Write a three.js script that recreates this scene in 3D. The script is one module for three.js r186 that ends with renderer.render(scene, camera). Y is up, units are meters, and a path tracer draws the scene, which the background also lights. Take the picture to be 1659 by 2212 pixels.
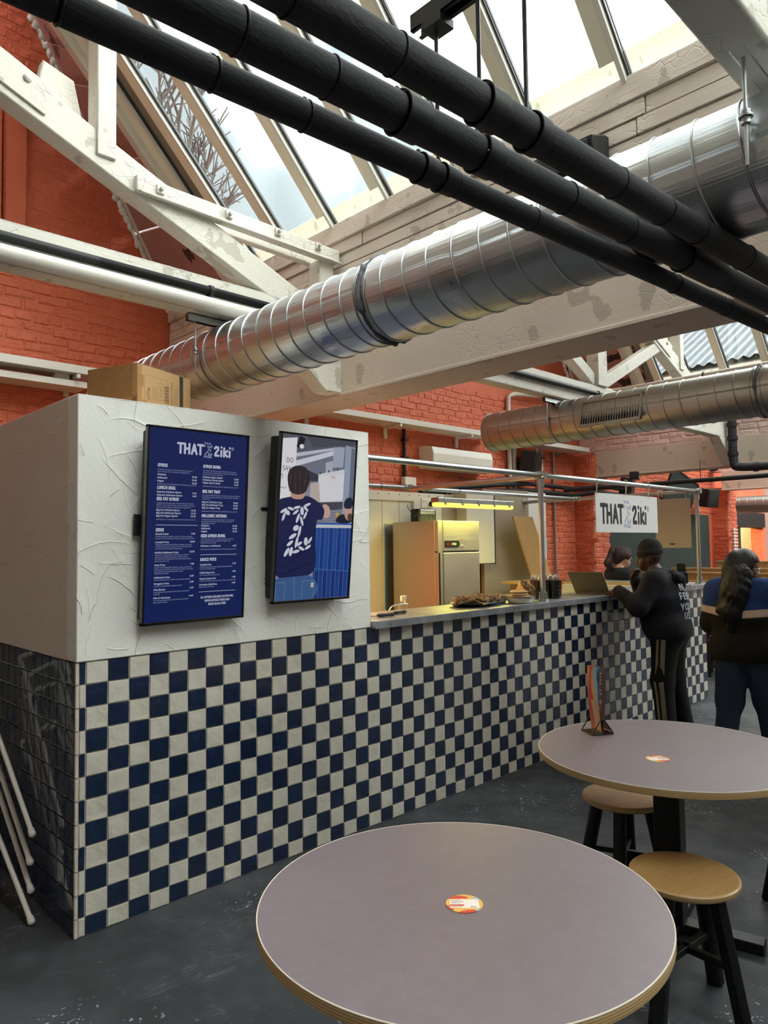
import * as THREE from 'three';
import { RoundedBoxGeometry } from 'three/addons/geometries/RoundedBoxGeometry.js';
import { mergeGeometries } from 'three/addons/utils/BufferGeometryUtils.js';
import { MarchingCubes } from 'three/addons/objects/MarchingCubes.js';
import { RectAreaLightUniformsLib } from 'three/addons/lights/RectAreaLightUniformsLib.js';

// ---------------------------------------------------------------- camera, sky, light, exposure
const V = (x, y, z) => new THREE.Vector3(x, y, z);
const scene = new THREE.Scene();
const camera = new THREE.PerspectiveCamera(70.67, 1659 / 2212, 0.05, 200);
camera.position.set(-1.24, 1.67, 3.234);
{
  const yaw = 44.05 * Math.PI / 180, pitch = 2.745 * Math.PI / 180, roll = -0.825 * Math.PI / 180;
  const f = V(Math.sin(yaw) * Math.cos(pitch), Math.sin(pitch), -Math.cos(yaw) * Math.cos(pitch));
  const r = V(Math.cos(yaw), 0, Math.sin(yaw)), u = r.clone().cross(f);
  const r2 = r.clone().multiplyScalar(Math.cos(roll)).addScaledVector(u, Math.sin(roll));
  const u2 = u.clone().multiplyScalar(Math.cos(roll)).addScaledVector(r, -Math.sin(roll));
  camera.quaternion.setFromRotationMatrix(new THREE.Matrix4().makeBasis(r2, u2, f.clone().negate()));
}
const renderer = new THREE.WebGLRenderer({ antialias: true });
renderer.toneMapping = THREE.LinearToneMapping;
renderer.toneMappingExposure = 2.1;
renderer.shadowMap.enabled = true;
RectAreaLightUniformsLib.init();
const SKY_STRENGTH = 8.0;

// ---------------------------------------------------------------- random numbers and noise
let seedState = 7;
const rnd = () => { seedState = (seedState + 0x6d2b79f5) | 0; let t = Math.imul(seedState ^ (seedState >>> 15), 1 | seedState); t = (t + Math.imul(t ^ (t >>> 7), 61 | t)) ^ t; return ((t ^ (t >>> 14)) >>> 0) / 4294967296; };
const rr = (a, b) => a + (b - a) * rnd();
const hash = (x, y, s) => { let h = (Math.imul(x, 374761393) + Math.imul(y, 668265263) + Math.imul(s, 974711)) | 0; h = Math.imul(h ^ (h >>> 13), 1274126177); return ((h ^ (h >>> 16)) >>> 0) / 4294967296; };
const mod = (a, n) => ((a % n) + n) % n;
function vnoise(x, y, per, s) {      // tileable value noise, lattice period per
  const x0 = Math.floor(x), y0 = Math.floor(y), fx = x - x0, fy = y - y0, u = fx * fx * (3 - 2 * fx), v = fy * fy * (3 - 2 * fy);
  const a = hash(mod(x0, per), mod(y0, per), s), b = hash(mod(x0 + 1, per), mod(y0, per), s), c = hash(mod(x0, per), mod(y0 + 1, per), s), d = hash(mod(x0 + 1, per), mod(y0 + 1, per), s);
  return a + (b - a) * u + (c - a) * v + (a - b - c + d) * u * v;
}
function fbm(u, v, per, oct, s) { let a = 0, w = 0.5, t = 0; for (let i = 0; i < oct; i++) { a += w * vnoise(u * per, v * per, per, s + i * 17); t += w; w *= 0.5; per *= 2; } return a / t; }
const clamp = (x, a = 0, b = 1) => Math.min(b, Math.max(a, x)), sstep = (a, b, x) => { const t = clamp((x - a) / (b - a)); return t * t * (3 - 2 * t); }, lerp = (a, b, t) => a + (b - a) * t;
function tex(n, fn, size, srgb = false, h = n) {   // fn(u,v) -> grey or [r,g,b] in 0..1; size: metres per repeat
  const d = new Uint8Array(n * h * 4);
  for (let y = 0; y < h; y++) for (let x = 0; x < n; x++) { const c = fn(x / n, y / h), o = (y * n + x) * 4; for (let k = 0; k < 3; k++) d[o + k] = clamp(Array.isArray(c) ? c[k] : c) * 255; d[o + 3] = 255; }
  const t = new THREE.DataTexture(d, n, h); t.wrapS = t.wrapT = THREE.RepeatWrapping; t.magFilter = THREE.LinearFilter; t.minFilter = THREE.LinearMipmapLinearFilter; t.generateMipmaps = true;
  if (srgb) t.colorSpace = THREE.SRGBColorSpace;
  t.repeat.set(1 / size, 1 / size); t.needsUpdate = true; return t;
}
function canvasTex(w, h, draw) {
  const c = document.createElement('canvas'); c.width = w; c.height = h; draw(c.getContext('2d'), w, h);
  const t = new THREE.CanvasTexture(c); t.colorSpace = THREE.SRGBColorSpace; t.anisotropy = 8; return t;
}
const hex = (h) => { const c = new THREE.Color(h).convertLinearToSRGB(); return [c.r, c.g, c.b]; };
const mixc = (a, b, t) => a.map((x, i) => lerp(x, b[i], t));

// the sky: bright broken overcast, a computed equirectangular map of air and cloud only
{
  const W = 1024, H = 512, d = new Float32Array(W * H * 4);
  for (let y = 0; y < H; y++) for (let x = 0; x < W; x++) {
    const u = x / W, v = y / H, el = (v - 0.5) * Math.PI, up = Math.sin(el);
    const c = fbm(u, v * 0.5, 10, 5, 91), cover = sstep(0.33, 0.58, c);
    const blue = [0.05, 0.057, 0.061], cloud = [1.0, 1.0, 1.0];
    let col = mixc(blue, cloud, cover * cover);
    const low = up < 0 ? [0.25, 0.25, 0.25] : col;
    const o = (y * W + x) * 4; for (let k = 0; k < 3; k++) d[o + k] = low[k]; d[o + 3] = 1;
  }
  const t = new THREE.DataTexture(d, W, H, THREE.RGBAFormat, THREE.FloatType); t.mapping = THREE.EquirectangularReflectionMapping; t.magFilter = THREE.LinearFilter; t.needsUpdate = true;
  scene.background = t; scene.backgroundIntensity = SKY_STRENGTH;
}

// ---------------------------------------------------------------- textures and materials
function cells(u, v, nx, ny, s) { // distance between the nearest and the second nearest of scattered points
  const x = u * nx, y = v * ny, ix = Math.floor(x), iy = Math.floor(y); let a = 9, b = 9;
  for (let j = -1; j < 2; j++) for (let i = -1; i < 2; i++) { const p = mod(ix + i, nx), q = mod(iy + j, ny), d = Math.hypot(ix + i + hash(p, q, s) - x, iy + j + hash(p, q, s + 1) - y); if (d < a) { b = a; a = d; } else if (d < b) b = d; }
  return b - a;
}
const ridge = (u, v, p, s) => 1 - Math.abs(2 * fbm(u, v, p, 3, s) - 1);
const T = {
  plaster: tex(1024, (u, v) => { // trowelled skim: overlapping flat sweeps, each with a thin raised lip at one side
    let h = 0.5 + 0.25 * (fbm(u, v, 5, 3, 3) - 0.5);
    for (let k = 0; k < 110; k++) { const cx = hash(k, 1, 5), cy = hash(k, 2, 5), a = hash(k, 3, 5) * 6.28, L = 0.03 + 0.11 * hash(k, 4, 5) ** 2, w = 0.012 + 0.03 * hash(k, 6, 5); let dx = u - cx, dy = v - cy; dx -= Math.round(dx); dy -= Math.round(dy);
      const p = dx * Math.cos(a) + dy * Math.sin(a), q = -dx * Math.sin(a) + dy * Math.cos(a) + 0.9 * p * p * (hash(k, 7, 5) - 0.5) * 8 + 0.004 * (vnoise(p * 60 + 40, k * 3.3, 4096, 8) - 0.5); if (Math.abs(p) > L || q < -w || q > 0.02) continue;
      const f = sstep(L, L * 0.6, Math.abs(p)); h += f * (0.1 * sstep(-w, 0, q) * (q < 0 ? 1 : 0) + 0.3 * hash(k, 8, 5) * Math.exp(-(q * q) / 0.0000025)); }
    return h + 0.05 * (fbm(u, v, 90, 2, 5) - 0.5); }, 1.15),
  plasterFine: tex(512, (u, v) => 0.5 + 0.4 * (fbm(u * 3 % 1, v, 24, 4, 7) - 0.5), 0.8),
  crack: tex(512, (u, v) => { // crazed old gloss paint: cell edges in patches, over faint brush grain
    const w = 0.02 * (fbm(u, v, 12, 3, 41) - 0.5), e = cells(u + w, v + w * 1.5, 17, 26, 43), m = sstep(0.5, 0.68, fbm(u, v, 4, 3, 45));
    return 0.72 - 0.6 * m * sstep(0.055, 0.0, e) + 0.1 * (vnoise(u * 7, v * 120, 840, 47) - 0.5) + 0.16 * (fbm(u, v, 20, 3, 9) - 0.5); }, 1.1),
  peel: tex(768, (u, v) => { const p = fbm(u, v, 16, 5, 61), q = fbm(u, v, 3, 2, 77); const bare = sstep(0.69, 0.705, p + 0.3 * (q - 0.5)); return mixc(mixc(hex('#dedad0'), hex('#d3cec2'), fbm(u, v, 5, 4, 13)), hex('#b2ada0'), bare * 0.75); }, 1.9, true),
  pinkPeel: tex(512, (u, v) => { const p = fbm(u, v, 6, 5, 161); const bare = sstep(0.68, 0.7, p); return mixc(mixc(hex('#b58a82'), hex('#a67c74'), fbm(u, v, 6, 3, 19)), hex('#4a332e'), bare * 0.9); }, 0.9, true),
  pinkFlake: tex(512, (u, v) => { const p = fbm(u * 0.5, v, 8, 5, 261); const bare = sstep(0.56, 0.58, p); return mixc(hex('#b07f76'), hex('#35211d'), bare * 0.95); }, 0.8, true),
  brickBump: tex(512, (u, v) => 0.5 + 0.8 * (fbm(u, v, 10, 5, 23) - 0.5) + 0.2 * Math.pow(ridge(u, v, 12, 31), 14), 0.55),
  brickCol: tex(512, (u, v) => mixc(hex('#d8714e'), hex('#c76244'), fbm(u, v, 6, 4, 33)), 1.3, true),
  floor: tex(1024, (u, v) => {
    const big = fbm(u, v, 4, 4, 101), mid = fbm(u, v, 18, 4, 103); let c = mixc(hex('#2c2f33'), hex('#3d4146'), sstep(0.3, 0.7, big * 0.6 + mid * 0.4));
    const w = fbm(u, v, 6, 2, 107) * 0.05; const s = Math.pow(1 - Math.abs(2 * vnoise((u + v * 0.3 + w) * 22, (v - u * 0.2) * 130, 22 * 130, 109) - 1), 16) * sstep(0.5, 0.7, fbm(u, v, 9, 3, 113));
    const fl = sstep(0.83, 0.86, vnoise(u * 150, v * 150, 150, 117)) * sstep(0.6, 0.72, fbm(u, v, 7, 3, 119));
    return mixc(mixc(c, hex('#7d838a'), s * 0.55), hex('#b9bcbf'), fl * 0.7);
  }, 1.7, true),
  floorRough: tex(512, (u, v) => 0.46 + 0.34 * fbm(u, v, 9, 4, 121), 1.2),
  floorBump: tex(512, (u, v) => 0.5 + 0.5 * (fbm(u, v, 12, 5, 127) - 0.5), 0.9),
  tileWave: tex(512, (u, v) => 0.8 * fbm(u, v, 10, 2, 131) + 0.2 * fbm(u, v, 40, 2, 133), 0.62),
  cream: tex(256, (u, v) => mixc(hex('#d9d4c8'), hex('#cbc5b7'), fbm(u, v, 5, 3, 135)), 0.31, true),
  navy: tex(256, (u, v) => mixc(hex('#0d1d35'), hex('#14284a'), fbm(u, v, 5, 3, 137)), 0.31, true),
  ply: tex(512, (u, v) => { const w = fbm(u, v, 3, 3, 141); const g = vnoise((u + w * 0.09) * 70, v * 5 + w, 350, 143); const p = fbm(u, v, 5, 4, 145); return mixc(hex('#b9996b'), hex('#d3b78b'), clamp(0.55 * p + 0.45 * g)); }, 0.5, true),
  plyEdge: tex(64, (u, v) => { const b = Math.floor(v * 8) % 2; return mixc(hex(b ? '#b08b58' : '#d8bd90'), hex('#c6a470'), 0.3 * vnoise(u * 40, v * 8, 40, 5)); }, 0.026, true),
  metalBump: tex(512, (u, v) => 0.5 + 0.6 * (fbm(u, v, 4, 3, 151) - 0.5) + 0.06 * vnoise(u * 200, v * 4, 200, 3), 1.0),
  metalRough: tex(512, (u, v) => 0.22 + 0.22 * fbm(u, v, 6, 4, 153), 0.8),
  zinc: tex(512, (u, v) => mixc(hex('#8d9299'), hex('#c2c6cb'), fbm(u, v, 8, 5, 157)), 0.6, true),
  steel: tex(512, (u, v) => 0.36 + 0.15 * vnoise(u * 3, v * 220, 660, 159) + 0.1 * fbm(u, v, 4, 3, 7), 0.6),
  top: tex(512, (u, v) => mixc(hex('#74666c'), hex('#7e7177'), 0.6 * fbm(u, v, 24, 4, 161) + 0.4 * vnoise(u * 200, v * 200, 200, 4)), 0.9, true),
  cloth: tex(256, (u, v) => 0.5 + 0.5 * (fbm(u, v, 48, 2, 171) - 0.5) + 0.5 * (fbm(u, v, 5, 3, 173) - 0.5), 0.25),
  denim: tex(256, (u, v) => mixc(hex('#1c2a3d'), hex('#2c3e55'), fbm(u, v, 30, 3, 177)), 0.3, true),
  hair: tex(256, (u, v) => 0.3 + 0.7 * vnoise(u * 90, v * 7, 630, 181), 0.2),
  rubber: tex(256, (u, v) => 0.5 + 0.4 * (fbm(u, v, 20, 3, 191) - 0.5), 0.3),
  food: tex(256, (u, v) => { const p = fbm(u, v, 10, 4, 201); return mixc(mixc(hex('#8a5a33'), hex('#dcc193'), sstep(0.35, 0.6, p)), hex('#5d6a2c'), sstep(0.6, 0.66, fbm(u, v, 14, 3, 205)) * 0.7); }, 0.12, true),
  pita: tex(256, (u, v) => mixc(hex('#d6b98a'), hex('#8b5f35'), sstep(0.5, 0.75, fbm(u, v, 9, 4, 207))), 0.12, true),
  card: tex(256, (u, v) => mixc(hex('#ab875c'), hex('#b8956a'), fbm(u, v, 12, 4, 211)), 0.4, true),
  corr: tex(256, (u, v) => mixc(hex('#2a3036'), hex('#3b4248'), fbm(u, v, 6, 4, 213)), 1.5, true),
};
const std = (o) => new THREE.MeshStandardMaterial(o), phy = (o) => new THREE.MeshPhysicalMaterial(o);
const M = {
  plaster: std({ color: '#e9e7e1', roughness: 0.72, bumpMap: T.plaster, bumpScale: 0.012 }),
  plasterShaded: std({ color: '#d9cfc4', roughness: 0.75, bumpMap: T.plaster, bumpScale: 0.01 }),  // same plaster, with the side face's shade put into a darker, browner colour
  timber: std({ map: T.peel, roughness: 0.6, bumpMap: T.crack, bumpScale: 0.005 }),
  plank: std({ color: '#fdf3f0', map: T.peel, roughness: 0.65, bumpMap: T.crack, bumpScale: 0.006 }),
  beam: std({ color: '#f1e2dc', map: T.peel, roughness: 0.6, bumpMap: T.crack, bumpScale: 0.003 }),
  pinkBoard: std({ map: T.pinkPeel, roughness: 0.75, bumpMap: T.crack, bumpScale: 0.006 }),
  pinkFlake: std({ map: T.pinkFlake, roughness: 0.8, bumpMap: T.crack, bumpScale: 0.006 }),
  brick: std({ map: T.brickCol, roughness: 0.62, bumpMap: T.brickBump, bumpScale: 0.014 }),
  pinkBrick: std({ color: '#d9bcb3', roughness: 0.65, bumpMap: T.brickBump, bumpScale: 0.012 }),
  hall: std({ color: '#a59a90', roughness: 0.8, bumpMap: T.brickBump, bumpScale: 0.01 }),
  coral: std({ map: T.brickCol, roughness: 0.65, bumpMap: T.brickBump, bumpScale: 0.01 }),
  floor: std({ map: T.floor, roughnessMap: T.floorRough, roughness: 1, bumpMap: T.floorBump, bumpScale: 0.004 }),
  cream: phy({ map: T.cream, roughness: 0.28, bumpMap: T.tileWave, bumpScale: 0.006, clearcoat: 0.6, clearcoatRoughness: 0.12 }),
  navy: phy({ map: T.navy, roughness: 0.25, bumpMap: T.tileWave, bumpScale: 0.006, clearcoat: 0.7, clearcoatRoughness: 0.1 }),
  sideTile: phy({ map: T.navy, roughness: 0.12, bumpMap: T.tileWave, bumpScale: 0.016, clearcoat: 1, clearcoatRoughness: 0.04 }),
  grout: std({ color: '#cbc4b8', roughness: 0.9 }),
  trimTile: std({ color: '#cfc3b6', roughness: 0.7, bumpMap: T.brickBump, bumpScale: 0.006 }),
  duct: std({ color: '#c3c6c9', metalness: 1, roughness: 1, roughnessMap: T.metalRough, bumpMap: T.metalBump, bumpScale: 0.01 }),
  duct2: std({ color: '#a8a6a0', metalness: 1, roughness: 0.42, bumpMap: T.metalBump, bumpScale: 0.01 }),
  sealant: std({ color: '#55575a', roughness: 0.6 }),
  lag: std({ color: '#202124', roughness: 0.72, bumpMap: T.rubber, bumpScale: 0.002 }),
  lagWrap: std({ color: '#1b1c1e', roughness: 0.6 }),
  tie: std({ color: '#0e0e0f', roughness: 0.5 }),
  galv: std({ color: '#b9bdbf', metalness: 0.95, roughness: 0.35, bumpMap: T.metalBump, bumpScale: 0.003 }),
  darkSteel: std({ color: '#55585b', metalness: 0.9, roughness: 0.45 }),
  white: std({ color: '#e4e1d9', roughness: 0.5 }),
  whiteMetal: std({ color: '#d8d3ca', roughness: 0.42 }),
  cover: std({ color: '#f4efd9', roughness: 0.55, bumpMap: T.crack, bumpScale: 0.001 }),
  barDark: std({ color: '#3c3d3f', roughness: 0.5 }),
  bar: std({ color: '#e6e4da', roughness: 0.5 }),
  glass: phy({ color: '#f4f8f6', transmission: 1, thickness: 0, roughness: 0.0, ior: 1.45 }),
  darkWall: std({ color: '#4b4f4c', roughness: 0.7 }),
  lead: std({ color: '#8d8f80', roughness: 0.45, metalness: 0.3 }),
  black: std({ color: '#0d0d0f', roughness: 0.5 }),
  blackGloss: phy({ color: '#08080a', roughness: 0.25, clearcoat: 0.5 }),
  plastic: std({ color: '#17181a', roughness: 0.6 }),
  ply: std({ map: T.ply, roughness: 0.45, bumpMap: T.crack, bumpScale: 0.0004 }),
  plySeat: phy({ map: T.ply, color: '#ecdcc0', roughness: 0.35, clearcoat: 0.35, clearcoatRoughness: 0.3 }),
  plyEdge: std({ map: T.plyEdge, roughness: 0.55 }),
  laminate: std({ map: T.top, roughness: 0.42 }),
  lip: std({ color: '#d9cdbb', roughness: 0.5 }),
  legs: std({ color: '#101112', roughness: 0.45, metalness: 0.2 }),
  zinc: std({ map: T.zinc, metalness: 0.75, roughness: 0.42, bumpMap: T.metalBump, bumpScale: 0.002 }),
  steel: std({ color: '#b9b3a8', metalness: 1, roughness: 1, roughnessMap: T.steel }),
  creamPanel: std({ color: '#d8d2c2', roughness: 0.5 }),
  beigePanel: std({ color: '#b3a794', metalness: 0.35, roughness: 0.4 }),
  board: std({ map: T.ply, color: '#f3e6cd', roughness: 0.6 }),
  green: std({ color: '#2c3a36', roughness: 0.8 }),
  card: std({ map: T.card, roughness: 0.8 }),
  cardDark: std({ map: T.card, color: '#d8cbb8', roughness: 0.8 }),
  tape: phy({ color: '#a98458', roughness: 0.25, clearcoat: 0.6 }),
  enamel: phy({ color: '#e6e3dc', roughness: 0.25, clearcoat: 0.7 }),
  enamelRim: phy({ color: '#141a2b', roughness: 0.25, clearcoat: 0.7 }),
  food: std({ map: T.food, roughness: 0.7, bumpMap: T.brickBump, bumpScale: 0.02 }),
  pita: std({ map: T.pita, roughness: 0.75 }),
  skinLight: std({ color: '#d8a690', roughness: 0.5 }),
  skinDark: std({ color: '#4a3026', roughness: 0.5 }),
  skinTan: std({ color: '#8a5f48', roughness: 0.5 }),
  hoodie: std({ color: '#12141f', roughness: 0.9, bumpMap: T.cloth, bumpScale: 0.003 }),
  pants: std({ color: '#0c0c0e', roughness: 0.85, bumpMap: T.cloth, bumpScale: 0.002 }),
  stripe: std({ color: '#8b7d68', roughness: 0.9 }),
  beanie: std({ color: '#272a27', roughness: 0.95, bumpMap: T.cloth, bumpScale: 0.003 }),
  jacketBlue: std({ color: '#243f78', roughness: 0.9, bumpMap: T.cloth, bumpScale: 0.003 }),
  jacketCream: std({ color: '#cbb5a6', roughness: 0.9, bumpMap: T.cloth, bumpScale: 0.002 }),
  jacketBlack: std({ color: '#0b0b0c', roughness: 0.95, bumpMap: T.cloth, bumpScale: 0.003 }),
  denim: std({ map: T.denim, roughness: 0.9, bumpMap: T.cloth, bumpScale: 0.002 }),
  hairBlack: std({ color: '#0c0a0a', roughness: 0.42, bumpMap: T.hair, bumpScale: 0.004 }),
  hairRed: std({ color: '#2d1018', roughness: 0.5, bumpMap: T.hair, bumpScale: 0.008 }),
  mustard: std({ color: '#9a6426', roughness: 0.95, bumpMap: T.cloth, bumpScale: 0.003 }),
  rust: std({ color: '#5a2a17', roughness: 0.95 }),
  eye: std({ color: '#171210', roughness: 0.3 }),
  lipRed: std({ color: '#9c5a52', roughness: 0.5 }),
  leather: std({ color: '#6f3a2c', roughness: 0.45 }),
  leatherPink: std({ color: '#a8726e', roughness: 0.5 }),
  oliveWall: std({ color: '#8a8256', roughness: 0.6 }),
  corr: std({ map: T.corr, metalness: 0.3, roughness: 0.5 }),
  chimney: std({ color: '#4c4432', roughness: 0.9 }),
  chimneyGrey: std({ color: '#33383d', roughness: 0.9 }),
  twig: std({ color: '#3b3633', roughness: 0.9 }),
  clear: phy({ color: '#e9efe9', transmission: 0.9, thickness: 0, roughness: 0.05 }),
  blue: std({ color: '#2d6f9c', roughness: 0.6 }),
  copper: std({ color: '#8f5a3c', metalness: 0.8, roughness: 0.4 }),
  signWhite: std({ color: '#e9e7e6', roughness: 0.4 }),
  boardBack: std({ color: '#c9b6a4', roughness: 0.7 }),
};

// ---------------------------------------------------------------- helpers
const used = new Map();
function numbered(n) { const k = used.get(n) || 0; used.set(n, k + 1); return k ? `${n}_${String(k).padStart(3, '0')}` : n; }
function shade(o) { o.castShadow = true; o.receiveShadow = true; return o; }
function boxUV(g) {                    // metres, laid on by the dominant axis of each corner's normal
  if (!g.attributes.normal) g.computeVertexNormals();
  const p = g.attributes.position, n = g.attributes.normal, uv = new Float32Array(p.count * 2);
  for (let i = 0; i < p.count; i++) {
    const ax = Math.abs(n.getX(i)), ay = Math.abs(n.getY(i)), az = Math.abs(n.getZ(i)); let u, v;
    if (ax >= ay && ax >= az) { u = p.getZ(i); v = p.getY(i); } else if (ay >= az) { u = p.getX(i); v = p.getZ(i); } else { u = p.getX(i); v = p.getY(i); }
    uv[i * 2] = u; uv[i * 2 + 1] = v;
  }
  g.setAttribute('uv', new THREE.BufferAttribute(uv, 2)); return g;
}
function obj(name, g, m, parent = scene, label) {
  if (Array.isArray(g)) g = merge(g);
  const o = shade(new THREE.Mesh(g, m)); o.name = numbered(name); if (label) o.userData.label = label; parent.add(o); return o;
}
function merge(list) { const l = list.map((g) => { g = g.index ? g.toNonIndexed() : g; for (const k of Object.keys(g.attributes)) if (!['position', 'normal', 'uv'].includes(k)) g.deleteAttribute(k); if (!g.attributes.uv) boxUV(g); return g; }); return l.length > 1 ? mergeGeometries(l) : l[0]; }
function thing(name, label, category, pos = [0, 0, 0], turn = 0, group) {
  const o = new THREE.Group(); o.name = numbered(name); o.position.set(...pos); o.rotation.y = turn; o.userData = { label, category }; if (group) o.userData.group = group; scene.add(o); return o;
}
function tag(o, label, category, group) { o.userData.label = label; o.userData.category = category; if (group) o.userData.group = group; return o; }
function struct(o) { o.userData.kind = 'structure'; return o; }
function structGroup(name) { const o = new THREE.Group(); o.name = numbered(name); o.userData.kind = 'structure'; scene.add(o); return o; }
function copyOf(o, label, group) { const c = o.clone(); c.name = numbered(o.name.replace(/_\d{3}$/, '')); c.userData = { ...o.userData }; if (label) c.userData.label = label; if (group) c.userData.group = group; scene.add(c); return c; }
// box given by its extents
function bx(x0, x1, y0, y1, z0, z1, b = 0) {
  const w = Math.abs(x1 - x0), h = Math.abs(y1 - y0), d = Math.abs(z1 - z0);
  const g = b > 0 ? new RoundedBoxGeometry(w, h, d, 1, Math.min(b, w / 2.01, h / 2.01, d / 2.01)) : new THREE.BoxGeometry(w, h, d);
  g.translate((x0 + x1) / 2, (y0 + y1) / 2, (z0 + z1) / 2); return boxUV(g);
}
// bar in an x-y plane from a to b, t thick across it, between z0 and z1
function barXY(a, b, t, z0, z1, bev = 0.006) {
  const dx = b[0] - a[0], dy = b[1] - a[1], L = Math.hypot(dx, dy), g = new RoundedBoxGeometry(L, t, Math.abs(z1 - z0), 1, bev);
  boxUV(g); g.rotateZ(Math.atan2(dy, dx)); g.translate((a[0] + b[0]) / 2, (a[1] + b[1]) / 2, (z0 + z1) / 2); return g;
}
function cyl(a, b, r, seg = 16, r2 = r, open = false) {
  const A = V(...a), B = V(...b), d = B.clone().sub(A), L = d.length(), g = new THREE.CylinderGeometry(r2, r, L, seg, 1, open);
  g.applyQuaternion(new THREE.Quaternion().setFromUnitVectors(V(0, 1, 0), d.normalize())); g.translate((A.x + B.x) / 2, (A.y + B.y) / 2, (A.z + B.z) / 2); return g;
}
function tube(pts, r, n = 24, seg = 8, closed = false) { return new THREE.TubeGeometry(new THREE.CatmullRomCurve3(pts.map((p) => V(...p)), closed, 'catmullrom', 0.3), n, r, seg, closed); }
function lathe(pts, n = 32) { return new THREE.LatheGeometry(pts.map((p) => new THREE.Vector2(p[0], p[1])), n); }
function prism(poly, z0, z1, bev = 0) { const s = new THREE.Shape(poly.map((p) => new THREE.Vector2(p[0], p[1]))); const g = new THREE.ExtrudeGeometry(s, { depth: z1 - z0, bevelEnabled: bev > 0, bevelThickness: bev, bevelSize: bev, bevelSegments: 1, steps: 1 }); g.translate(0, 0, z0); return boxUV(g); }
function sphere(x, y, z, rx, ry = rx, rz = rx, n = 16) { const g = new THREE.SphereGeometry(1, n, Math.round(n * 0.75)); g.scale(rx, ry, rz); g.translate(x, y, z); return g; }
function ringZ(x, y, z, R, r, n = 48, s = 6) { const g = new THREE.TorusGeometry(R, r, s, n); g.translate(x, y, z); return g; }
function lumpy(g, amp, f, s) { const p = g.attributes.position, n = g.attributes.normal; for (let i = 0; i < p.count; i++) { const x = p.getX(i), y = p.getY(i), z = p.getZ(i); const k = amp * (vnoise(x * f + 50, y * f + z * f * 0.7 + 50, 4096, s) + 0.5 * vnoise(z * f * 2 + 50, x * f * 2 + y * f + 50, 4096, s + 3) - 0.75); p.setXYZ(i, x + n.getX(i) * k, y + n.getY(i) * k, z + n.getZ(i) * k); } g.computeVertexNormals(); return g; }
function plate(tx, x0, x1, y0, y1, z, opts = {}) { // flat print facing +z, uv 0..1
  const g = new THREE.PlaneGeometry(x1 - x0, y1 - y0); g.translate((x0 + x1) / 2, (y0 + y1) / 2, z); return { g, m: std({ map: tx, roughness: 0.6, ...opts }) };
}

// ---------------------------------------------------------------- how large a small piece shows (only to decide which 300 of many alike pieces are parts of their own)
camera.updateMatrixWorld(true); camera.updateProjectionMatrix();
const VP = new THREE.Matrix4().multiplyMatrices(camera.projectionMatrix, camera.matrixWorldInverse);
function shows(x, y, z, w, h, nx, nz) {
  const p = V(x, y, z).applyMatrix4(VP); if (Math.abs(p.x) > 1.01 || Math.abs(p.y) > 1.01 || p.z > 1) return 0;
  const d = camera.position.clone().sub(V(x, y, z)), L = d.length(); return Math.max(0, (d.x * nx + d.z * nz) / L) * w * h / (L * L);
}
// a piece (brick, tile) with its face towards +z: bevelled, slightly uneven; u, v: texture offset
function piece(w, h, d, inset, jit, u = 0, v = 0) {
  const j = () => rr(-jit, jit), x = w / 2, y = h / 2, o = [[-x + j(), -y + j()], [x + j(), -y + j()], [x + j(), y + j()], [-x + j(), y + j()]], k = [[1, 1], [-1, 1], [-1, -1], [1, -1]];
  const i = o.map((p, n) => [p[0] + k[n][0] * (inset + j()), p[1] + k[n][1] * (inset + j()), d + j() * 0.5]);
  const pos = [], nor = [], P = (a) => pos.push(a[0], a[1], a[2] ?? 0);
  const quad = (a, b, c, e) => { P(a); P(b); P(c); P(a); P(c); P(e); };
  quad(i[0], i[1], i[2], i[3]);
  for (let n = 0; n < 4; n++) { const m = (n + 1) % 4; quad(o[n], o[m], i[m], i[n]); }
  const g = new THREE.BufferGeometry(); g.setAttribute('position', new THREE.Float32BufferAttribute(pos, 3)); g.computeVertexNormals();
  const uv = []; for (let n = 0; n < pos.length; n += 3) uv.push(pos[n] + u, pos[n + 1] + v); g.setAttribute('uv', new THREE.Float32BufferAttribute(uv, 2)); return g;
}
// lays pieces: list of {x,y,z,w,h,turn,geo,mat}; the `most` that show largest become meshes of their own, the rest one mesh of stuff per material
function lay(parent, list, name, most, restName) {
  for (const p of list) p.area = shows(p.x, p.y, p.z, p.w, p.h, Math.sin(p.turn), Math.cos(p.turn));
  const seen = list.filter((p) => p.area > 0).sort((a, b) => b.area - a.area), rest = new Map(), top = new Set(seen.slice(0, most));
  for (const p of list) {
    if (top.has(p)) { const o = obj(name, p.geo, p.mat, parent); o.position.set(p.x, p.y, p.z); o.rotation.set(p.tx || 0, p.turn + (p.ty || 0), 0); } else {
      const g = p.geo.clone(); g.rotateX(p.tx || 0); g.rotateY(p.turn + (p.ty || 0)); g.translate(p.x, p.y, p.z); if (!rest.has(p.mat)) rest.set(p.mat, []); rest.get(p.mat).push(g);
    }
  }
  for (const [m, l] of rest) obj(restName, l, m, parent).userData.kind = 'stuff';
}
const brickGeo = {}; for (const k of ['s', 'h']) brickGeo[k] = Array.from({ length: 10 }, () => piece(k === 's' ? 0.226 : 0.108, 0.071, 0.009, 0.011, 0.006, rnd(), rnd()));
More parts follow.
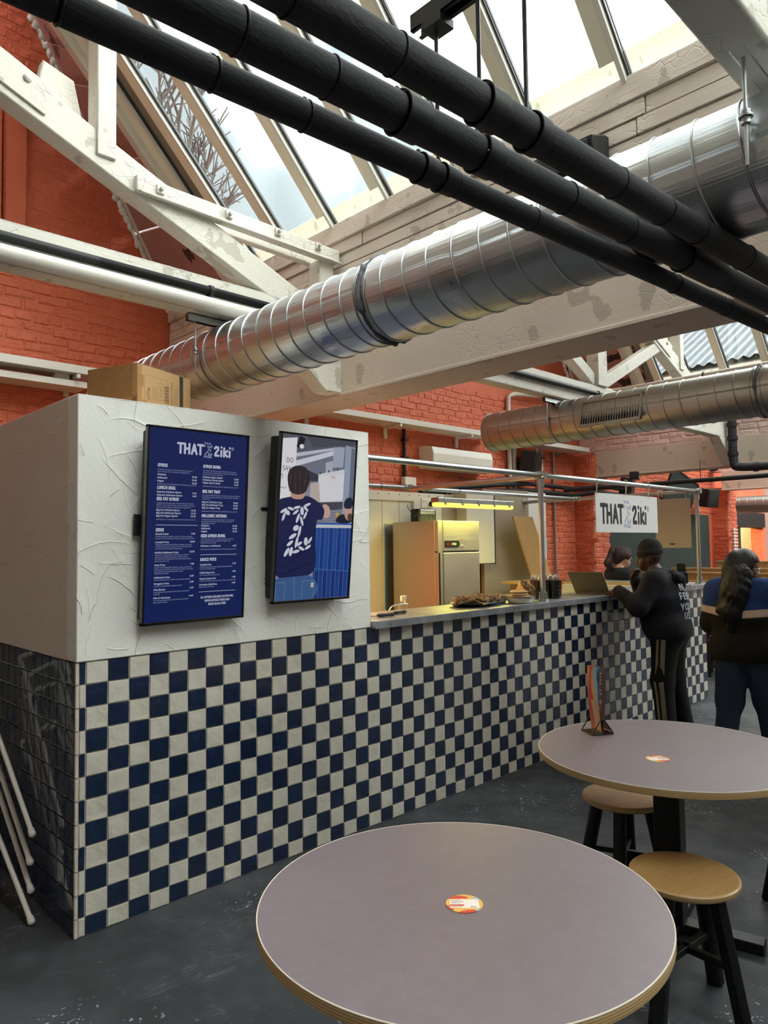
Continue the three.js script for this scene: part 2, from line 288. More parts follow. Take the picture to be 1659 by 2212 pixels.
function brickRun(a0, a1, y0, y1, place, mat, keep = () => true) { // place(a, y) -> {x,y,z,turn}
  const out = []; let row = Math.round(y0 / 0.08);
  for (let y = row * 0.08 + 0.04; y < y1; y += 0.08, row++) {
    const head = mod(row, 4) === 3, w = head ? 0.1175 : 0.235; let a = a0 - w + (head ? 0.06 : mod(row, 2) * 0.1175) + rr(-0.02, 0.02);
    for (; a < a1 - 0.03; a += w) { const c = a + w / 2; if (c < a0 + 0.03 || c > a1 - 0.03 || !keep(c, y)) continue; out.push({ ...place(c + rr(-0.012, 0.012), y + rr(-0.009, 0.009)), w, h: 0.08, geo: brickGeo[head ? 'h' : 's'][Math.floor(rnd() * 10)], mat }); }
  }
  return out;
}

// ---------------------------------------------------------------- the room
struct(obj('floor', bx(-5.2, 17, -0.15, 0, -5, 9.2), M.floor));
const gableY = (x) => { const l = x < 5 ? x : x - 6.75; return l < 1.88 ? Math.min(6.95, 3.68 + 1.78 * (1.88 - l)) : 3.68; };
{
  const wall = structGroup('wall_back');
  const gable = (dx) => { const o = []; for (let x = 1.88; x > -0.001; x -= 0.1) o.push([x + dx, gableY(x)]); o.push([dx - 0.2, 6.95], [dx - 0.6, 5.9]); return o; };
  const s = new THREE.Shape([[-5.3, 0], [16.6, 0], [16.6, 3.9], [13.6, 3.9], [11.3, 5.4], [8.85, 4.0], [8.85, 3.66], ...gable(6.75), [2.1, 3.9], [2.1, 3.66], ...gable(0), [-5.3, 3.8]].map((p) => new THREE.Vector2(...p)));
  s.holes.push(new THREE.Path([[14.75, 0], [16.4, 0], [16.4, 2.3], [14.75, 2.3]].map((p) => new THREE.Vector2(...p))));
  const g = new THREE.ExtrudeGeometry(s, { depth: 0.25, bevelEnabled: false }); g.translate(0, 0, -2.86); obj('mortar', boxUV(g), M.coral, wall);
  const list = [
    ...brickRun(-0.6, 2.0, 2.2, 4.1, (x, y) => ({ x, y, z: -2.611, turn: 0 }), M.brick, (x, y) => y < gableY(x) - 0.1),
    ...brickRun(2.0, 8.43, 0.9, 3.7, (x, y) => ({ x, y, z: -2.611, turn: 0 }), M.brick),
    ...brickRun(8.7, 13.55, 2.2, 3.6, (x, y) => ({ x, y, z: -2.611, turn: 0 }), M.brick),
  ];
  for (const b of brickRun(-0.6, 2.0, 4.1, 6.3, (x, y) => ({ x, y, z: -2.615, turn: 0 }), M.brick, (x, y) => y < gableY(x) - 0.1 && !(x > -0.7 && x < 0.66 && y > 4.0 && y < 5.2))) list.push(b); // thickly painted gable
  lay(wall, list, 'brick', 300, 'brick_field');
}
struct(obj('wall_left', bx(-5.3, -5.0, 0, 7, -2.86, 9.2), M.hall));
struct(obj('wall_front', bx(-5.3, 17, 0, 7, 9.0, 9.3), M.hall));
struct(obj('wall_right', bx(16.6, 16.9, 0, 7, -5, 9.2), M.hall));
function pilaster(x0, x1, y1, most) {
  const p = structGroup('pilaster'); obj('mortar', bx(x0, x1, 0, y1, -2.7, -2.312, 0.03), M.coral, p);
  lay(p, [...brickRun(x0 + 0.02, x1, 0.7, y1, (x, y) => ({ x, y, z: -2.313, turn: 0 }), M.brick), ...brickRun(-2.6, -2.33, 0.7, y1, (z, y) => ({ x: x0 + 0.001, y, z, turn: -Math.PI / 2 }), M.brick)], 'brick', most, 'brick_field');
}
pilaster(8.436, 8.93, 3.02, 110); pilaster(13.6, 14.1, 2.75, 60);
struct(obj('wall_lower', bx(-5, -0.02, 0, 2.25, -2.6, -2.57, 0.004), M.darkWall));
{ // boarded shutter painted in the wall colour, on the gable
  const t = thing('wall_shutter', 'coral painted boarded shutter high on the brick gable at left', 'shutter', [0, 0, -2.6]);
  for (const x of [-0.62, -0.36, -0.1, 0.16]) obj('plank', bx(x, x + 0.25, 4.14, 5.1, 0, 0.05, 0.006), M.coral, t);
  obj('side_rail', bx(0.42, 0.58, 4.02, 5.1, 0, 0.075, 0.008), M.coral, t); obj('bottom_rail', bx(-0.62, 0.42, 4.02, 4.13, 0, 0.06, 0.008), M.coral, t);
}
// valley beams and the boarded or brick upstands over them
const beam = (n, x0, x1, y0, y1, z0, z1, m) => struct(obj(n, [bx(x0 + 0.012, x1 - 0.012, y0 + 0.02, y1, z0, z1, 0.004), bx(x0, x1, y0, y0 + 0.022, z0, z1, 0.004)], m));
beam('beam_1', 1.79, 2.12, 2.65, 3.2, -2.6, 9, M.beam);
beam('beam_2', 8.56, 8.88, 2.66, 3.04, -2.35, 9, M.beam);
beam('beam_3', 13.42, 13.75, 2.68, 3.06, -2.35, 9, M.beam);
{
  const up = structGroup('wall_upstand'); obj('core', bx(1.83, 2.1, 3.19, 3.74, -2.6, 9), M.plank, up);
  const rows = [[3.2, 3.3], [3.305, 3.42], [3.425, 3.5], [3.505, 3.58], [3.585, 3.665], [3.67, 3.79]];
  rows.forEach(([a, b], r) => { let z = -2.6 + 0.3 * r % 1; z = -2.6; while (z < 4.4) { const L = r === 5 ? 3.5 : rr(0.7, 1.9); obj('plank', bx(1.79 + rr(0, 0.014) - (r === 5 ? 0.018 : 0), 1.84, a, b, z, Math.min(z + L - 0.004, 4.4), 0.005), M.plank, up); z += L; } });
  obj('gutter_capping', bx(1.82, 2.1, 3.74, 3.79, -2.6, 9), M.plank, up);
}
{
  const up = structGroup('wall_upstand'); obj('core', bx(8.6, 8.86, 3.04, 3.79, -2.6, 9), M.pinkBrick, up);
  lay(up, brickRun(-2.35, 3.5, 3.06, 3.7, (z, y) => ({ x: 8.599, y, z, turn: -Math.PI / 2 }), M.pinkBrick), 'brick', 150, 'brick_field');
}
struct(obj('wall_upstand', bx(13.45, 13.75, 3.06, 3.79, -2.6, 9), M.pinkBrick));
// roof: opaque left slopes, skylit right slopes
const slab = (a, b, t, z0, z1) => barXY(a, b, t, z0, z1, 0.004);
struct(obj('roof', slab([-5.1, 3.95], [-0.33, 6.2], 0.12, -2.8, 9.2), M.timber));
struct(obj('roof', slab([2.0, 4.0], [6.42, 6.2], 0.12, -2.8, 9.2), M.timber));
struct(obj('light_stop_lid', [bx(-0.5, 2.0, 6.95, 7.05, -2.9, -1.42), bx(6.2, 8.9, 6.95, 7.05, -2.9, -1.42)], M.timber));  // lid out of view, added to keep light out above the gables
function soffit(dx, mat) {                 // boarding between the gable and the first rafter of the glazing
  const s = structGroup('roof_soffit');
  for (let k = 0; k < 13; k++) {
    const xa = 1.93 - k * 0.15, xb = xa - 0.146, lift = rr(0, 0.012), y2 = (x) => 3.8 + 1.08 * (1.8 - x) + lift, y1 = (x) => 3.68 + 1.78 * (1.88 - x) + lift;
    const P = [[xa, y1(xa), -2.62], [xb, y1(xb), -2.62], [xb, y2(xb), -1.4], [xa, y2(xa), -1.4]], up = [0.03, 0.03, 0], pos = [];
    const q = (a, b, c, d) => { for (const p of [a, b, c, a, c, d]) pos.push(p[0] + dx, p[1], p[2]); }, Q = P.map((p) => [p[0] + up[0], p[1] + up[1], p[2]]);
    q(P[0], P[1], P[2], P[3]); q(Q[3], Q[2], Q[1], Q[0]); for (let n = 0; n < 4; n++) { const m = (n + 1) % 4; q(P[m], P[n], Q[n], Q[m]); }
    const g = new THREE.BufferGeometry(); g.setAttribute('position', new THREE.Float32BufferAttribute(pos, 3)); g.computeVertexNormals();
    obj('board', boxUV(g), mat, s);
  }
  const e = []; for (let k = 0; k < 60; k++) { const x = 1.9 - k * 0.0325 + dx, y = 3.68 + 1.78 * (1.88 - x + dx); e.push(lumpy(sphere(x, y - 0.02, -2.6, 0.035, 0.05, 0.022, 8), 0.03, 45, k)); }
  obj('mortar_fillet', e, M.white, s);
  obj('edge_strip', tube([[1.9 + dx, 3.63, -2.54], [0.9 + dx, 5.41, -2.54], [0 + dx, 7.0, -2.54]], 0.018, 12, 6), M.plank, s);
}
soffit(0, M.pinkBoard); soffit(6.75, M.pinkFlake);
function skylight(n, x0, y0, x1, y1, zs, zEnd) {
  const w = structGroup('window_' + n), ang = Math.atan2(y1 - y0, x1 - x0), L = Math.hypot(x1 - x0, y1 - y0), dx = (x1 - x0) / L, dy = (y1 - y0) / L, nx = dy, ny = -dx; // (nx, ny): out of the roof
  const strip = (a, b, off, th, z0, z1) => barXY([x0 + dx * a + nx * off, y0 + dy * a + ny * off], [x0 + dx * b + nx * off, y0 + dy * b + ny * off], th, z0, z1, 0.003);
  zs.forEach((z, i) => {
    const z2 = zs[i + 1];
    obj('glazing_bar', strip(-0.02, L, 0.0, 0.05, z - 0.012, z + 0.012), M.bar, w);
    obj('bar_gasket', [strip(-0.02, L, 0.012, 0.02, z + 0.013, z + 0.02), strip(-0.02, L, 0.012, 0.02, z + 0.026, z + 0.032)], M.barDark, w);
    obj('bar_cover', strip(i ? 0.1 : 0, L, -0.012, 0.02, z - 0.085, z - 0.012), M.cover, w);
    if (z2 !== undefined) (z2 - z < 0.25 ? obj('lead_panel', strip(0, L, 0.02, 0.01, z, z2), M.lead, w) : obj('pane', strip(0, L, 0.02, 0.004, z, z2), M.glass, w));
  });
  obj('frame_rafter', strip(-0.05, L, -0.02, 0.13, zs[0] - 0.14, zs[0] - 0.08), M.timber, w);
  obj('ridge_board', bx(x1 - 0.06, x1 + 0.04, y1 - 0.1, y1 + 0.08, zs[0], zEnd), M.timber, w);
}
const zBars = [-1.45, -1.22, -0.83, -0.34, 0.18, 0.71, 1.21, 1.72, 2.24, 2.75, 3.27, 3.78, 4.3, 4.8, 5.3, 5.8, 6.3, 6.8, 7.3, 7.8, 8.4, 9.0];
skylight(1, 1.8, 3.78, -0.35, 6.1, zBars, 9.0);
skylight(2, 8.6, 3.78, 6.4, 6.15, zBars, 9.0);
skylight(3, 13.5, 3.78, 11.3, 5.55, [-2.6, ...zBars.filter((z, i) => i % 2)], 9.0);
{ // outside, over the next bay: corrugated metal roof, chimney, a bare tree
  const n = 340, g = new THREE.PlaneGeometry(11.6, 2.95, n, 1); g.rotateX(-Math.PI / 2); const p = g.attributes.position; // x along z-world, z across slope
  for (let i = 0; i < p.count; i++) { const s = p.getX(i), a = p.getZ(i) / 2.95 + 0.5; p.setXYZ(i, 8.82 + 2.46 * a, 4.12 + 1.38 * a + 0.022 * Math.cos(s / 0.15 * 2 * Math.PI) * 1, s + 3.2); }
  g.computeVertexNormals(); boxUV(g); const r = struct(obj('roof_corrugated', g, M.corr));
  obj('ridge_flashing', barXY([11.05, 5.5], [11.4, 5.62], 0.03, -2.6, 9), M.corr, r);
  struct(obj('roof_lining', slab([8.86, 4.02], [11.34, 5.44], 0.04, -2.6, 9.2), M.timber));
  const c = thing('chimney_stack', 'buff brick chimney stack seen through the far skylight above the corrugated roof', 'chimney', [14.2, 5.0, -2.2]);
  obj('core', bx(-0.3, 0.25, 0, 3.0, -0.3, 0.3), M.chimney, c); obj('render_face', bx(0.26, 0.9, 0, 2.6, -0.3, 0.3), M.chimneyGrey, c);
  const list = []; for (let y = 0.3; y < 3; y += 0.09) for (const z of [-0.2, 0.02, 0.2]) list.push({ x: -0.301, y, z: z + (Math.round(y / 0.09) % 2) * 0.06, w: 0.2, h: 0.08, turn: -Math.PI / 2, geo: piece(0.2, 0.078, 0.012, 0.006, 0.003), mat: M.chimney });
  lay(c, list, 'brick', 60, 'brick_field');
}
function tree(x, y, z, h, label, s) {
  const t = thing('bare_tree', label, 'tree', [x, y, z]), g = []; seedState = s;
  const grow = (a, d, L, r, k) => { const b = a.clone().addScaledVector(d, L); g.push(cyl(a.toArray(), b.toArray(), r, 5, r * 0.6)); if (k < 1) return; for (let i = 0; i < 4; i++) grow(a.clone().lerp(b, rr(0.5, 1)), d.clone().add(V(rr(-0.8, 0.8), rr(-0.1, 0.5), rr(-0.8, 0.8))).normalize(), L * 0.62, r * 0.55, k - 1); };
  grow(V(0, 0, 0), V(0, 1, 0), h * 0.4, h * 0.02, 4); obj('branches', g.slice(1), M.twig, t).userData.kind = 'stuff'; obj('trunk', g[0], M.twig, t);
}
tree(5.2, 4.0, -9.0, 8.5, 'bare winter tree outside, twigs low in the left skylight', 11); tree(16.5, 3.0, -8.5, 6.5, 'dark twiggy tree outside behind the corrugated roof', 23);

// ---------------------------------------------------------------- roof trusses
function truss(dx, z, label, full = true) {
  const t = thing('roof_truss', label, 'roof truss', [dx, 0, z]), z0 = -0.12, z1 = 0;
  obj('bottom_chord', bx(-4.94, 1.83, 2.99, 3.2, z0, z1, 0.012), M.timber, t);
  obj('rafter', barXY([1.6, 3.13], [-1.6, 4.44], 0.175, z0, z1, 0.012), M.timber, t); obj('rafter', barXY([-4.75, 3.13], [-1.6, 4.44], 0.175, z0, z1, 0.012), M.timber, t);
  obj('king_post', bx(-1.68, -1.5, 3.2, 4.5, z0 + 0.01, z1 + 0.02, 0.01), M.timber, t);
  obj('strut', barXY([-1.5, 3.25], [-0.25, 3.86], 0.12, z0 + 0.01, z1 - 0.01, 0.01), M.timber, t); obj('strut', barXY([-1.68, 3.25], [-2.92, 3.86], 0.12, z0 + 0.01, z1 - 0.01, 0.01), M.timber, t);
  obj('post', bx(0.2, 0.3, 3.66, 5.42, z0 + 0.01, z1 + 0.015, 0.008), M.timber, t);
  obj('tie', barXY([0.4, 3.58], [1.78, 3.555], 0.085, z1 - 0.03, z1 + 0.03, 0.006), M.timber, t); obj('tie', barXY([0.4, 3.58], [1.78, 3.555], 0.085, z0 - 0.03, z0 + 0.02, 0.006), M.timber, t);
  obj('tie_beading', tube([[0.42, 3.537, 0.034], [1.6, 3.516, 0.034], [1.7, 3.52, 0.034], [1.79, 3.514, 0.034]], 0.008, 12, 6), M.timber, t);
  obj('tie_post', bx(1.64, 1.76, 3.19, 3.52, z0, z1 - 0.005, 0.008), M.timber, t);
  for (const x of [0.53, 0.95, 1.29, 1.6]) obj('bolt', [bx(x - 0.022, x + 0.022, 3.555, 3.6, 0.028, 0.042, 0.003), cyl([x, 3.578, 0.03], [x, 3.578, 0.062], 0.011, 8)], M.timber, t);
  obj('cleat', prism([[-0.05, 3.93], [-0.02, 4.09], [0.12, 4.05], [0.17, 3.84]], z0 - 0.04, z0 + 0.02, 0.006), M.timber, t);
  obj('splice_plate', [barXY([-0.42, 3.99], [-0.02, 3.825], 0.15, z1, z1 + 0.012, 0.004), sphere(-0.13, 3.9, 0.014, 0.02, 0.02, 0.012, 10)], M.timber, t);
  obj('bracket', prism([[1.28, 2.99], [1.81, 2.99], [1.81, 2.675], [1.68, 2.675]], z0, z1, 0.005), M.timber, t);
  obj('bracket', prism([[-4.4, 2.99], [-4.93, 2.99], [-4.93, 2.675], [-4.8, 2.675]], z0, z1, 0.005), M.timber, t);
}
truss(0, -0.3, 'white painted timber truss crossing in front of the coral gable at left');
truss(6.75, -0.3, 'far white timber truss with king post, seen under the big valley beam');
{
  const t = thing('tie_beam', 'white timber beam with flaking underside in the top right corner', 'beam', [0, 0, 0]);
  obj('bottom_chord', bx(-4.94, 1.83, 2.98, 3.3, 2.5, 2.63, 0.012), M.timber, t);
  obj('bracket', prism([[1.28, 2.98], [1.81, 2.98], [1.81, 2.675], [1.68, 2.675]], 2.5, 2.62, 0.005), M.timber, t);
}

// ---------------------------------------------------------------- ducts
function spiralDuct(name, label, x, y, R, z0, z1, mat, pitch, opts = {}) {
  const t = thing(name, label, 'duct', [x, y, 0]);
  const g = new THREE.CylinderGeometry(R, R, z1 - z0, 72, Math.round((z1 - z0) / 0.1), true); g.rotateX(Math.PI / 2); g.translate(0, 0, (z0 + z1) / 2);
  { const p = g.attributes.position, uv = g.attributes.uv; for (let i = 0; i < p.count; i++) uv.setXY(i, Math.atan2(p.getY(i), p.getX(i)) * R * 1.0, p.getZ(i)); }
  obj('shell', g, mat, t);
  const n = Math.round((z1 - z0) / pitch * 40), pts = []; for (let i = 0; i <= n; i++) { const k = i / n, a = k * (z1 - z0) / pitch * 2 * Math.PI; pts.push(V(Math.cos(a) * (R + 0.001), Math.sin(a) * (R + 0.001), z0 + k * (z1 - z0))); }
  obj('spiral_seam', new THREE.TubeGeometry(new THREE.CatmullRomCurve3(pts), n * 1.5 | 0, 0.0042, 5), mat, t);
  for (const z of opts.joints || []) { obj('joint_sealant', lumpy(ringZ(0, 0, z, R + 0.002, 0.011, 90, 6), 0.02, 30, 3), M.sealant, t); obj('joint_bead', [ringZ(0, 0, z - 0.035, R + 0.002, 0.004, 72), ringZ(0, 0, z + 0.035, R + 0.002, 0.004, 72)], mat, t); }
  for (const z of opts.caps || []) { const c = new THREE.CylinderGeometry(R - 0.003, R - 0.003, 0.012, 64); c.rotateX(Math.PI / 2); c.translate(0, 0, z); obj('end_cap', c, mat, t); obj('end_rim', ringZ(0, 0, z, R, 0.006, 64), mat, t); }
  return t;
}
const duct1 = spiralDuct('ventilation_duct', 'large shiny spiral duct passing above the kiosk', 1.0, 2.77, 0.186, -1.95, 6.0, M.duct, 0.13, { joints: [0.97], caps: [-1.95] });
const duct2 = spiralDuct('ventilation_duct', 'dull grey spiral duct with a rectangular grille, above the serving counter', 4.5, 2.785, 0.186, -1.13, 6.0, M.duct2, 0.135, { joints: [1.38], caps: [-1.13] });
{ // slotted grille in the side of the second duct
  const a = Math.PI - 0.28, gx = (r) => Math.cos(a) * r, gy = (r) => Math.sin(a) * r;
  const fr = [], put = (g, r, s) => { g.rotateZ(a - Math.PI + 0.0); g.translate(gx(r) , gy(r) - 0.05, s); return g; };
  obj('grille_frame', [put(bx(-0.015, 0.02, -0.12, -0.1, -0.28, 0.28, 0.003), 0.19, 0.24), put(bx(-0.015, 0.02, 0.1, 0.12, -0.28, 0.28, 0.003), 0.19, 0.24), put(bx(-0.015, 0.02, -0.12, 0.12, -0.28, -0.262, 0.003), 0.19, 0.24), put(bx(-0.015, 0.02, -0.12, 0.12, 0.262, 0.28, 0.003), 0.19, 0.24)], M.duct2, duct2);
  obj('grille_back', put(bx(0.012, 0.018, -0.11, 0.11, -0.27, 0.27), 0.19, 0.24), M.black, duct2);
  for (let i = 0; i < 22; i++) obj('grille_slat', put(bx(-0.008, 0.012, -0.102, 0.102, -0.253 + i * 0.0235, -0.245 + i * 0.0235, 0.002), 0.19, 0.24), M.duct2, duct2);
}
{ const t = spiralDuct('ventilation_duct', 'short far duct end beneath the beam at the right edge', 13.2, 2.36, 0.16, -1.95, -0.2, M.duct2, 0.14, { caps: [-1.95] }); }
// hangers of the ducts: channel, two rods, strap
function hanger(x, y, R, z, top, label, rodLen) {
  const t = thing('duct_hanger', label, 'hanger', [x, y, z]);
  obj('channel', [bx(-0.26, 0.33, top - y - 0.02, top - y + 0.02, -0.02, -0.016), bx(-0.26, 0.33, top - y - 0.02, top - y + 0.02, 0.016, 0.02), bx(-0.26, 0.33, top - y + 0.016, top - y + 0.02, -0.02, 0.02)], M.galv, t);
  for (const s of [-1, 1]) {
    obj('rod', cyl([s * (R + 0.022), top - y + 0.01, 0], [s * (R + 0.022), -rodLen, 0], 0.0055, 10), M.galv, t);
    obj('nut', [cyl([s * (R + 0.022), -0.005, 0], [s * (R + 0.022), 0.012, 0], 0.013, 6), cyl([s * (R + 0.022), 0.02, 0], [s * (R + 0.022), 0.033, 0], 0.013, 6), cyl([s * (R + 0.022), 0.013, 0], [s * (R + 0.022), 0.019, 0], 0.019, 12)], M.galv, t);
  }
  const pts = []; for (let i = 0; i <= 40; i++) { const a = Math.PI + i / 40 * Math.PI; pts.push([Math.cos(a) * (R + 0.005), Math.sin(a) * (R + 0.005), 0]); }
  obj('strap', tube(pts, 0.0045, 48, 5), M.galv, t); return t;
}
hanger(1.0, 2.77, 0.186, -0.37, 2.965, 'threaded rod hanger holding the shiny duct below the left truss', 0.12);
hanger(1.0, 2.8, 0.186, 2.56, 3.0, 'threaded rod hanger on the shiny duct in the top right corner', 0.12);
hanger(4.5, 2.785, 0.186, -0.36, 2.965, 'threaded rod hanger on the dull duct with the grille', 0.06);

// ---------------------------------------------------------------- three lagged pipes
const PIPES = [
  { z: 2.375, s: 0.055, r: 0.037, cut: [-1.1, -0.571, -0.348, -0.123, -0.065, 0.033, 0.074, 0.375, 0.605, 0.797, 1.1, 1.6, 2.2], wrap: [[-0.123, -0.065], [0.033, 0.074]], label: 'uppermost of the three black lagged pipes crossing the skylight' },
  { z: 2.25, s: 0.06, r: 0.039, cut: [-0.95, -0.584, -0.394, -0.221, -0.158, 0.016, 0.073, 0.35, 0.635, 0.956, 1.193, 1.7, 2.3], wrap: [[-0.221, -0.158], [0.016, 0.073], [0.956, 1.02]], label: 'middle one of the three black lagged pipes crossing the skylight' },
  { z: 2.12, s: 0.06, r: 0.03, cut: [-0.827, -0.555, -0.351, -0.032, 0.012, 0.036, 0.082, 0.386, 1.163, 1.548, 2.1], wrap: [[-0.032, 0.012], [0.036, 0.082], [1.1, 1.163]], label: 'lowest and thinnest of the three black lagged pipes crossing the skylight' },
];
PIPES.forEach((p) => {
  const t = thing('lagged_pipe', p.label, 'pipe', [0, 2.55, 0], 0), at = (x) => [x, 0, p.z + p.s * x], xs = [-3.2, ...p.cut, 4.2, 6.3, 8.4], d = V(1, 0, p.s).normalize().toArray();
  for (let i = 0; i + 1 < xs.length; i++) {
    const w = p.wrap.some(([a, b]) => Math.abs(xs[i] - a) < 1e-6), r = p.r * (w ? 1.13 : 1) + rr(-0.0004, 0.0004), a = at(xs[i]), b = at(xs[i + 1]);
    const R = [[r - 0.004, 0], [r, 0.004], [r, xs[i + 1] - xs[i] - 0.004], [r - 0.004, xs[i + 1] - xs[i]]], g = lathe(R, 40); g.rotateZ(-Math.PI / 2); g.rotateY(-Math.atan(p.s)); g.translate(a[0], a[1] + rr(-0.001, 0.001), a[2]);
    obj(w ? 'wrap_section' : 'lagging_section', g, w ? M.lagWrap : M.lag, t);
    if (i) { const k = ringZ(0, 0, 0, r * 1.0, 0.0028, 40, 5); k.rotateY(Math.PI / 2 - Math.atan(p.s)); k.translate(...a); const top = bx(-0.004, 0.004, r, r + 0.009, -0.003, 0.003); top.translate(...a); obj('cable_tie', [k, top], M.tie, t); }
  }
});
{
  const t = thing('pipe_hanger', 'grey channel with three thin rods holding the lagged pipes', 'hanger', [0.03, 0, 0]);
  const c = (y, s) => [bx(-0.021, 0.021, y + 0.018, y + 0.021, 2.06, 2.66), bx(-0.021, -0.018, y - 0.021, y + 0.02, 2.06, 2.66), bx(0.018, 0.021, y - 0.021, y + 0.02, 2.06, 2.66), bx(-0.021, -0.01, y - 0.021, y - 0.018, 2.06, 2.66), bx(0.01, 0.021, y - 0.021, y - 0.018, 2.06, 2.66)];
  obj('channel', c(2.95), M.darkSteel, t); obj('channel_nut_plate', bx(-0.026, 0.026, 2.905, 2.928, 2.1, 2.16, 0.002), M.darkSteel, t);
  for (const [z, r] of [[2.125, 0.03], [2.252, 0.042], [2.377, 0.04]]) obj('rod', cyl([0, 2.95, z], [0, 2.55 + r * 0.9, z], 0.005, 10), M.darkSteel, t);
}
{ // loudspeaker on the upstand behind the pipes
  const t = thing('loudspeaker', 'small black loudspeaker on the upstand behind the lagged pipes', 'speaker', [1.78, 3.45, 1.47]);
  const g = prism([[0, -0.09], [-0.11, -0.07], [-0.13, 0.05], [-0.02, 0.09], [0, 0.09]], -0.16, 0.16, 0.008); obj('cabinet', g, M.plastic, t); obj('grille', bx(-0.146, -0.134, -0.06, 0.045, -0.14, 0.14, 0.004), M.black, t);
}
// soil pipe and cable pipe along the truss chord, white waste pipes
{
  const t = thing('black_pipe', 'black pipe clipped along the truss chord at left, above the white pipe', 'pipe', [0, 0, 0]);
  obj('tube', cyl([-4, 3.105, 0.0], [1.7, 3.105, 0.0], 0.024, 20), M.plastic, t);
  for (const x of [0.83, -0.9]) obj('clip', [cyl([x - 0.012, 3.105, 0], [x + 0.012, 3.105, 0], 0.031, 20), bx(x - 0.012, x + 0.012, 3.06, 3.075, -0.3, 0.02, 0.003)], M.plastic, t); t.position.z = -0.27;
  const w = thing('white_pipe', 'white painted pipe along the bottom of the left truss chord', 'pipe', [0, 0, 0]);
  obj('tube', cyl([-4, 3.02, -0.25], [1.78, 3.02, -0.25], 0.04, 24), M.whiteMetal, w);
  const b = copyOf(t, 'dark pipe clipped along the far truss chord, under the valley beam'); b.position.x = 4.2;
}
{
  const t = thing('white_pipe', 'thin white pipe with dark clips running above the grilled duct', 'pipe', [0, 0, 0]);
  obj('tube', cyl([6.5, 3.44, -0.8], [6.5, 3.44, 6], 0.028, 16), M.whiteMetal, t); obj('elbow', tube([[6.5, 3.44, -0.8], [6.48, 3.44, -0.9], [6.3, 3.44, -0.95], [6.1, 3.42, -0.96]], 0.029, 16, 10), M.whiteMetal, t);
  for (const z of [0.15, 1.6]) obj('clip', [ringZ(6.5, 3.44, z, 0.032, 0.009, 20), cyl([6.5, 3.4, z], [6.5, 3.24, z], 0.006, 6)], M.plastic, t);
}
{ // grey soil pipe dropping beside the second beam
  const t = thing('soil_pipe', 'dark soil pipe with bend hanging below the grilled duct at right', 'pipe', [8.25, 0, 0]);
  obj('tube', cyl([0, 2.72, -0.22], [0, 3.6, -0.22], 0.052, 24), M.lag, t); obj('elbow', tube([[0, 2.74, -0.22], [0, 2.62, -0.2], [0, 2.6, -0.1], [0, 2.59, 0.1]], 0.052, 24, 14), M.lag, t); obj('branch_tube', cyl([0, 2.59, 0.05], [0, 2.585, 1.2], 0.05, 20), M.lag, t);
  for (const y of [2.75, 2.95, 3.12]) obj('collar', cyl([0, y, -0.22], [0, y + 0.05, -0.22], 0.062, 24), M.plastic, t);
  for (const z of [0.02, 0.3]) obj('collar', cyl([0, 2.59, z], [0, 2.59, z + 0.05], 0.06, 24), M.plastic, t);
}
{
  const t = thing('black_pipe', 'long thin black pipe running below the pink beam at right', 'pipe', [7.5, 2.41, 0]);
  obj('tube', cyl([0, 0, -2.2], [0, 0, 3], 0.028, 14), M.plastic, t); for (const z of [-0.33, 1.2]) obj('rod', cyl([0, 0.02, z], [0, 0.25, z], 0.005, 6), M.darkSteel, t);
}

